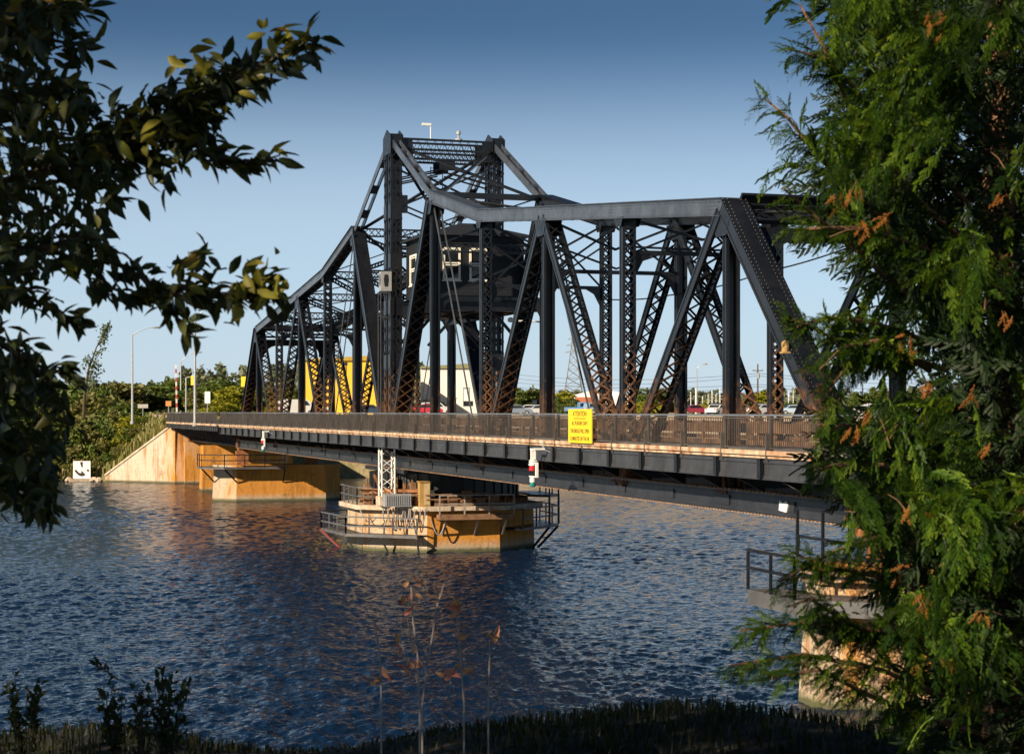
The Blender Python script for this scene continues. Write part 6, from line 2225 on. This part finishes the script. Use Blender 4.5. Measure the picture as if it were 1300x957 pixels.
    V3, F3 = scatter(FR1, FR1F, dp, frames(rng.normal(size=(k, 3)) * .4 + EU * -.8 + EX * -.2, -EZ + rng.normal(size=(k, 3)) * .4), rng.uniform(.028, .058, k))
    o = arr_obj('dead_sprays', V3, F3, leafmat('dead_cedar_sprays', [(.30, .09, .02), (.45, .16, .03), (.38, .20, .06)], .3, .6), root)
    o['label'] = 'dead rust orange sprays'
    # bare reddish twigs
    for i in range(16):
        u, v = rng.uniform(1030, 1300), rng.uniform(20, 860)
        if not in_poly(np.array([u]), np.array([v]), main)[0]: continue
        a = Vector(PV(u, v, 5.25)); d = Vector(EX * rng.uniform(-.12, .1) + EU * rng.uniform(-.02, .08) + EZ * .03)
        br.tube([a, a + d * .6 + Vector((0, 0, .008)), a + d * 1.3], .0022, 4, .0008)
    br.build('branches', MT['redbark'], root)
cedar()

def saplings():
    rng = np.random.default_rng(5)
    stemm = plain('grey_twig_bark', (.42, .36, .32), .7, .3, 30)
    lm = leafmat('red_autumn_leaves', [(.75, .16, .13), (.82, .34, .26), (.80, .40, .20), (.55, .32, .16), (.62, .10, .14)], .35, .5)
    data = [([(484, 890), (483, 830), (478, 805), (474, 785)], [(477, 862, 3), (474, 858, 2)], 6.6, 'bare curved twig, leftmost of the thin stems in front of the water'),
            ([(533, 895), (530, 830), (524, 785), (522, 745)], [(522, 740, 3), (524, 752, 2), (511, 768, 2), (513, 781, 2), (527, 835, 2), (519, 842, 2), (508, 820, 3), (515, 850, 2), (497, 855, 2)], 6.4, 'tallest red leaved sapling with a forked stem'),
            ([(536, 895), (542, 845), (550, 800), (554, 772), (564, 740)], [], 6.5, 'bare pale twig leaning right beside the forked sapling'),
            ([(589, 895), (586, 845), (582, 810), (580, 778)], [(580, 770, 5), (578, 812, 2), (577, 850, 3), (588, 854, 3), (588, 775, 1)], 6.3, 'straight sapling topped by a pink leaf right of the forked stem'),
            ([(620, 895), (621, 850), (622, 812)], [(621, 811, 3), (565, 858, 2)], 6.7, 'short dark twig with a tiny red tip, rightmost of the stems')]
    for path, lv, Z, lb in data:
        u0, v0 = path[0]
        X = (u0 - U0) / F * Z
        base = W(X, Z, float(near_h(np.array(X), np.array(Z))) - .03)
        root = thing('sapling', lb, 'sapling', base)
        m = M(); m.tube([Vector(base)] + [Vector(PV(u, v, Z)) for u, v in path], .004, 5, .0026)
        if 'forked' in lb: m.tube([Vector(PV(528, 850, Z)), Vector(PV(525, 830, Z)), Vector(PV(518, 790, Z)), Vector(PV(513, 770, Z - .03))], .0026, 5, .001); m.tube([Vector(PV(530, 865, Z)), Vector(PV(523, 850, Z)), Vector(PV(510, 820, Z))], .0018, 5, .001)
        if 'leaning' in lb: m.tube([Vector(PV(552, 790, Z)), Vector(PV(557, 783, Z))], .0018, 4, .001)
        m.build('stem', stemm, root)
        pp = []
        for u, v, n in lv:
            for i in range(n): pp.append(PV(u + rng.normal() * 2.5, v + rng.normal() * 3, Z + rng.normal() * .012))
        if pp:
            pp = np.array(pp); k = len(pp)
            V, Fc = scatter(LEAF2, LEAF2F, pp, frames(rng.normal(size=(k, 3)) + EU * .5, -EZ + rng.normal(size=(k, 3)) * .5), rng.uniform(.034, .052, k))
            arr_obj('leaves', V, Fc, lm, root, smooth=True)
saplings()

def low_shrubs():
    rng = np.random.default_rng(15)
    lm = leafmat('dark_shrub_leaves', [(.012, .022, .008), (.02, .035, .012), (.03, .04, .014)], .2, .5)
    for (u, v, Z, n, wpx, lb) in ((32, 850, 7.0, 80, 18, 'rounded dark shrub at the bottom left corner of the bank'), (150, 857, 7.1, 50, 20, 'dark shrub with a long sprig pointing left on the near bank'), (212, 846, 6.9, 100, 18, 'bushy dark shrub on the near bank with an upright spiky top'), (180, 860, 7.2, 30, 12, 'tiny dark plant between two shrubs on the near bank')):
        X = (u - U0) / F * Z
        g = float(near_h(np.array(X), np.array(Z)))
        base = W(X, Z, g - .03)
        root = thing('low_shrub', lb, 'shrub', base)
        m = M(); pp = []; aa = []
        for i in range(max(5, n // 8)):
            t = rng.uniform(-1, 1)
            e = Vector(PV(u + t * wpx * 1.5, v + 8 + abs(t) * 16 + rng.uniform(-4, 24), Z + rng.normal() * .06))
            s = Vector(base)
            mid = s.lerp(e, .35) + Vector((0, 0, .02))
            m.tube([s, mid, e], .004, 4, .0015)
            k = n // max(5, n // 8) + 3
            ts = rng.uniform(-.1, 1.05, k * 2)
            for q in ts:
                w = mid.lerp(e, q); pp.append(tuple(w + Vector(rng.normal(size=3) * .008))); aa.append(np.array((e - mid).normalized()) * .5 + rng.normal(size=3) * .7 + EU * .4)
        if 'sprig' in lb:
            e = Vector(PV(120, 841, Z)); s = Vector(PV(150, 862, Z)); m.tube([s, e], .003, 4, .001)
            for q in np.linspace(.1, 1, 14): pp.append(tuple(s.lerp(e, q))); aa.append(np.array((e - s).normalized()) + rng.normal(size=3) * .6)
        m.build('stem', MT['bark'], root)
        pp = np.array(pp); aa = np.array(aa); k = len(pp)
        V, Fc = scatter(LEAF2, LEAF2F, pp, frames(aa, rng.normal(size=(k, 3)) - EZ * .6), rng.uniform(.020, .044, k))
        arr_obj('leaves', V, Fc, lm, root, smooth=True)
low_shrubs()
